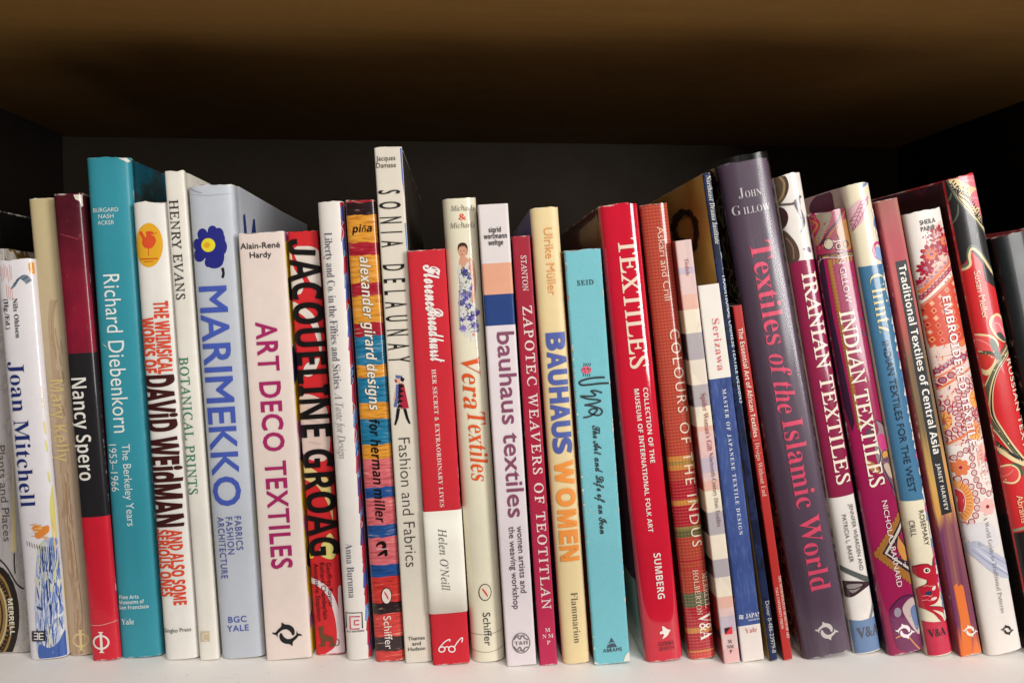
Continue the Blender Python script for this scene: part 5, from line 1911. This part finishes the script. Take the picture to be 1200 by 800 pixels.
flower(516, 492, 68, 7, (236, 184, 176), RC, .5)
a.poly([(330, 660), (440, 620), (560, 640), (600, 800), (420, 800)], (222, 216, 216), True)
a.oy = 640
a.poly([(350, 10), (440, -40), (560, 40), (640, 90), (716, 150), (724, 240), (660, 252), (560, 210), (440, 110)], (190, 190, 206), True).line([(400, 30), (500, 110), (620, 190), (716, 246)], 10, (150, 152, 178), taper=True).line([(470, 20), (580, 90), (700, 160)], 10, (160, 160, 186), taper=True).line([(420, 10), (540, 110), (700, 220)], 9, (222, 222, 230), taper=True)
a.done()
htx(bk, 'author_name', [('SHEILA', 1087, 260, 19.5), ('PAINE', 1087.2, 267.8, 17)], 'G', 5.4, (46, 40, 42), off=.014, sp=1.08)
txt(bk, 'title', [('EMBROIDERED TEXTILES', 1108.0, 347.5, 530.5)], 'H', 10.0, (242, 230, 226), off=-.008, layer=4, outline=((190, 60, 70), .022))
txt(bk, 'subtitle', [('A World Guide to Traditional Patterns', 1154.6, 605.5, 717.5)], 'B', 5.2, (112, 106, 106), off=-.02, layer=4)
dolphins(bk, 1180.5, 738, 7.8, (40, 38, 36))

# --- black and red floral book
bk = Book('red book with black top, pink blossoms and pale vine border, second from the right',
          (1110, 211, 1144.5, 203, 1254, 764, 1220, 772), 'hard', D=0.235, bulge=0.0052, p=2.6,
          spine=solid((204, 44, 48), .3, coat=.3), left=patt(bands([(0, (26, 22, 20)), (.3, (60, 20, 24)), (1, (92, 26, 40))], .03, 30), .3), right=solid((40, 20, 22)), rough=.3, coat=.3)
a = Art(bk, 'floral_print', k=5.333, ox=1050, oy=170, layer=1)
BKc, CRM, GRN, PKF = (46, 42, 44), (230, 206, 156), (96, 104, 88), (232, 128, 140)
a.poly([(240, 225), (520, 160), (600, 520), (640, 900), (560, 850), (540, 740), (470, 660), (455, 700), (440, 740), (380, 790), (340, 800)], BKc)
a.poly([(330, 215), (505, 170), (580, 560), (520, 500), (440, 410), (380, 330)], CRM)
a.poly([(380, 210), (420, 196), (500, 178), (525, 262), (480, 262), (430, 240)], PKF, True).poly([(455, 340), (480, 300), (530, 276), (548, 350), (550, 390), (480, 384)], PKF, True).poly([(520, 410), (556, 396), (568, 470), (540, 450)], PKF, True)
for q in ((470, 220), (500, 330), (440, 225)):
    a.line([(q[0] - 24, q[1] + 8), (q[0], q[1]), (q[0] + 24, q[1] + 10)], 5, (240, 190, 190), taper=True)
a.line([(330, 215), (380, 330), (440, 410), (520, 500), (580, 570)], 10, GRN)
a.line([(352, 240), (392, 330), (440, 390), (510, 462), (560, 500)], 5, (40, 38, 60))
for i in range(22):
    t = i / 21
    x, y = 350 + 205 * t, 240 + 250 * t + 14 * math.sin(t * 9)
    a.ell(x + 12, y - 10, 11, 4.5, (40, 40, 62), -.9, 8).ell(x - 4, y + 8, 9, 4, (40, 40, 62), .7, 8)
for x, y in ((390, 278), (420, 284), (448, 292)):
    a.ell(x, y - 14, 9, 4, (40, 40, 62), -1.0, 8).ell(x, y + 10, 9, 4, (40, 40, 62), .9, 8)
for pts in ([(356, 300), (350, 340), (336, 370)], [(390, 370), (392, 430), (374, 490)], [(490, 480), (510, 540), (500, 590)], [(540, 520), (580, 590), (600, 640)]):
    a.line(pts, 9, GRN, taper=True)
a.k, a.ox, a.oy = 5.333, 1040, 270
edge = [(420, 256), (480, 236), (516, 206), (510, 150), (520, 108), (548, 116), (590, 160), (640, 230), (700, 300), (760, 380)]
a.line(edge, 26, GRN).line([(x + 4, y + 12) for x, y in edge], 15, CRM)
a.poly([(540, 700), (536, 660), (580, 648), (660, 664), (694, 720), (660, 780), (580, 770)], CRM, True).poly([(552, 700), (560, 664), (600, 662), (650, 676), (676, 720), (650, 764), (580, 752)], (226, 84, 84), True).line([(566, 680), (610, 700), (650, 730)], 6, (240, 150, 140), taper=True)
a.poly([(640, 610), (640, 550), (690, 520), (740, 560), (770, 640), (750, 700), (690, 680)], CRM, True).poly([(654, 606), (660, 556), (692, 536), (730, 572), (752, 640), (736, 680), (694, 664)], (230, 110, 120), True).line([(670, 580), (700, 590), (740, 660)], 6, (240, 180, 180), taper=True)
a.poly([(640, 690), (660, 680), (690, 730), (680, 770), (650, 740)], (84, 96, 84), True).poly([(680, 650), (710, 640), (750, 690), (720, 690)], (64, 74, 70), True).line([(760, 640), (740, 720), (700, 770), (660, 820)], 12, (84, 90, 80)).poly([(580, 760), (620, 756), (680, 780), (640, 790)], (60, 66, 60), True)
a.k, a.ox, a.oy = 6.667, 1080, 410
vine = [(700, -20), (640, 60), (580, 150), (546, 260), (540, 380), (560, 520), (620, 640), (700, 760), (800, 880)]
a.line(vine, 52, CRM).line([(x - 8, y) for x, y in vine], 24, (96, 98, 76)).line([(x + 16, y + 6) for x, y in vine], 8, (44, 40, 40))
a.poly([(420, 40), (470, 10), (560, 60), (580, 90), (530, 200), (480, 170), (440, 100)], CRM, True).poly([(440, 40), (480, 20), (570, 60), (520, 160), (470, 120)], (206, 58, 50), True)
for pts in ([(450, 150), (460, 120), (490, 160), (480, 200)], [(560, 30), (600, 10), (620, 60), (590, 80)], [(470, 30), (520, 10), (570, 30), (520, 40)], [(480, 380), (500, 360), (520, 420), (500, 430)], [(560, 740), (590, 720), (620, 770), (590, 790)]):
    a.poly(pts, (70, 84, 62), True)
a.poly([(460, 230), (500, 240), (500, 330), (470, 330)], CRM, True).poly([(466, 240), (494, 250), (492, 320), (474, 318)], (200, 56, 50), True).poly([(530, 640), (570, 620), (580, 700), (540, 690)], CRM, True).poly([(540, 650), (564, 640), (570, 690), (548, 680)], (200, 56, 50), True)
a.oy = 520
a.line([(560, -20), (640, 60), (720, 120), (840, 170)], 40, CRM).line([(570, -30), (650, 40), (730, 100), (840, 150)], 22, (44, 40, 40))
a.poly([(570, 60), (600, 40), (630, 80), (600, 110)], (84, 96, 72), True).poly([(690, 160), (740, 152), (790, 180), (740, 190)], (76, 88, 66), True).poly([(760, 180), (790, 200), (790, 250), (764, 220)], (76, 88, 66), True)
a.poly([(612, 230), (640, 180), (700, 160), (760, 200), (770, 270), (720, 316), (640, 300)], CRM, True).poly([(626, 230), (650, 190), (700, 174), (750, 206), (756, 264), (716, 302), (648, 288)], (222, 74, 72), True).line([(650, 270), (690, 240), (720, 200)], 6, (240, 140, 130), taper=True)
a.line([(680, 690), (720, 730), (740, 690), (800, 660), (900, 640)], 22, (150, 140, 110))
a.poly([(660, 700), (720, 745), (750, 705), (820, 676), (960, 660), (1100, 1700), (700, 1700)], (34, 28, 26))
a.done()
txt(bk, 'author_name', [('Susan Meller', 1144.4, 318, 373.5)], 'G', 7.6, (236, 202, 170), layer=4)
txt(bk, 'title', [('RUSSIAN TEXTILES', 1182.2, 421, 552)], 'G', 6.8, (238, 212, 190), layer=4, off=.01, sp=1.1)
txt(bk, 'publisher_name', [('Abrams', 1194.4, 580.5, 612)], 'G', 7.2, (236, 202, 160), layer=4)

# --- black book at the right edge
bk = Book('plain black book cut by the right photo edge, red rim along its top',
          (1168, 278, 1212, 268, 1312, 762, 1268, 772), 'hard', D=0.21, bulge=0.006, p=2.8,
          spine=solid((26, 29, 30), .35, coat=.2), left=patt(p_flor([(14, 14, 14), (40, 50, 40), (26, 24, 22), (90, 84, 70)], 60, 5), .3), edge=solid((150, 44, 52)), rough=.3, coat=.3)

set_all_lettering()

# ------------------------------------------------------------------ how neighbours meet
if False:
    for i in range(len(BOOKS) - 1):
        A, B = BOOKS[i], BOOKS[i + 1]
        def fr(z): return A.o.x + A.W * math.cos(A.al) - (z - A.W * math.sin(A.al)) * math.tan(A.al)
        def fl_(z): return B.o.x - z * math.tan(B.al)
        zt = min(A.H, B.H) * .97
        print('%2d W%5.1f H%5.1f a%5.2f Y%6.1f gap bottom %5.1f top %5.1f  %s' % (i, A.W * 1000, A.H * 1000, math.degrees(A.al), A.Y * 1000, (fl_(.004) - fr(.004)) * 1000, (fl_(zt) - fr(zt)) * 1000, A.root['label'][:30]))
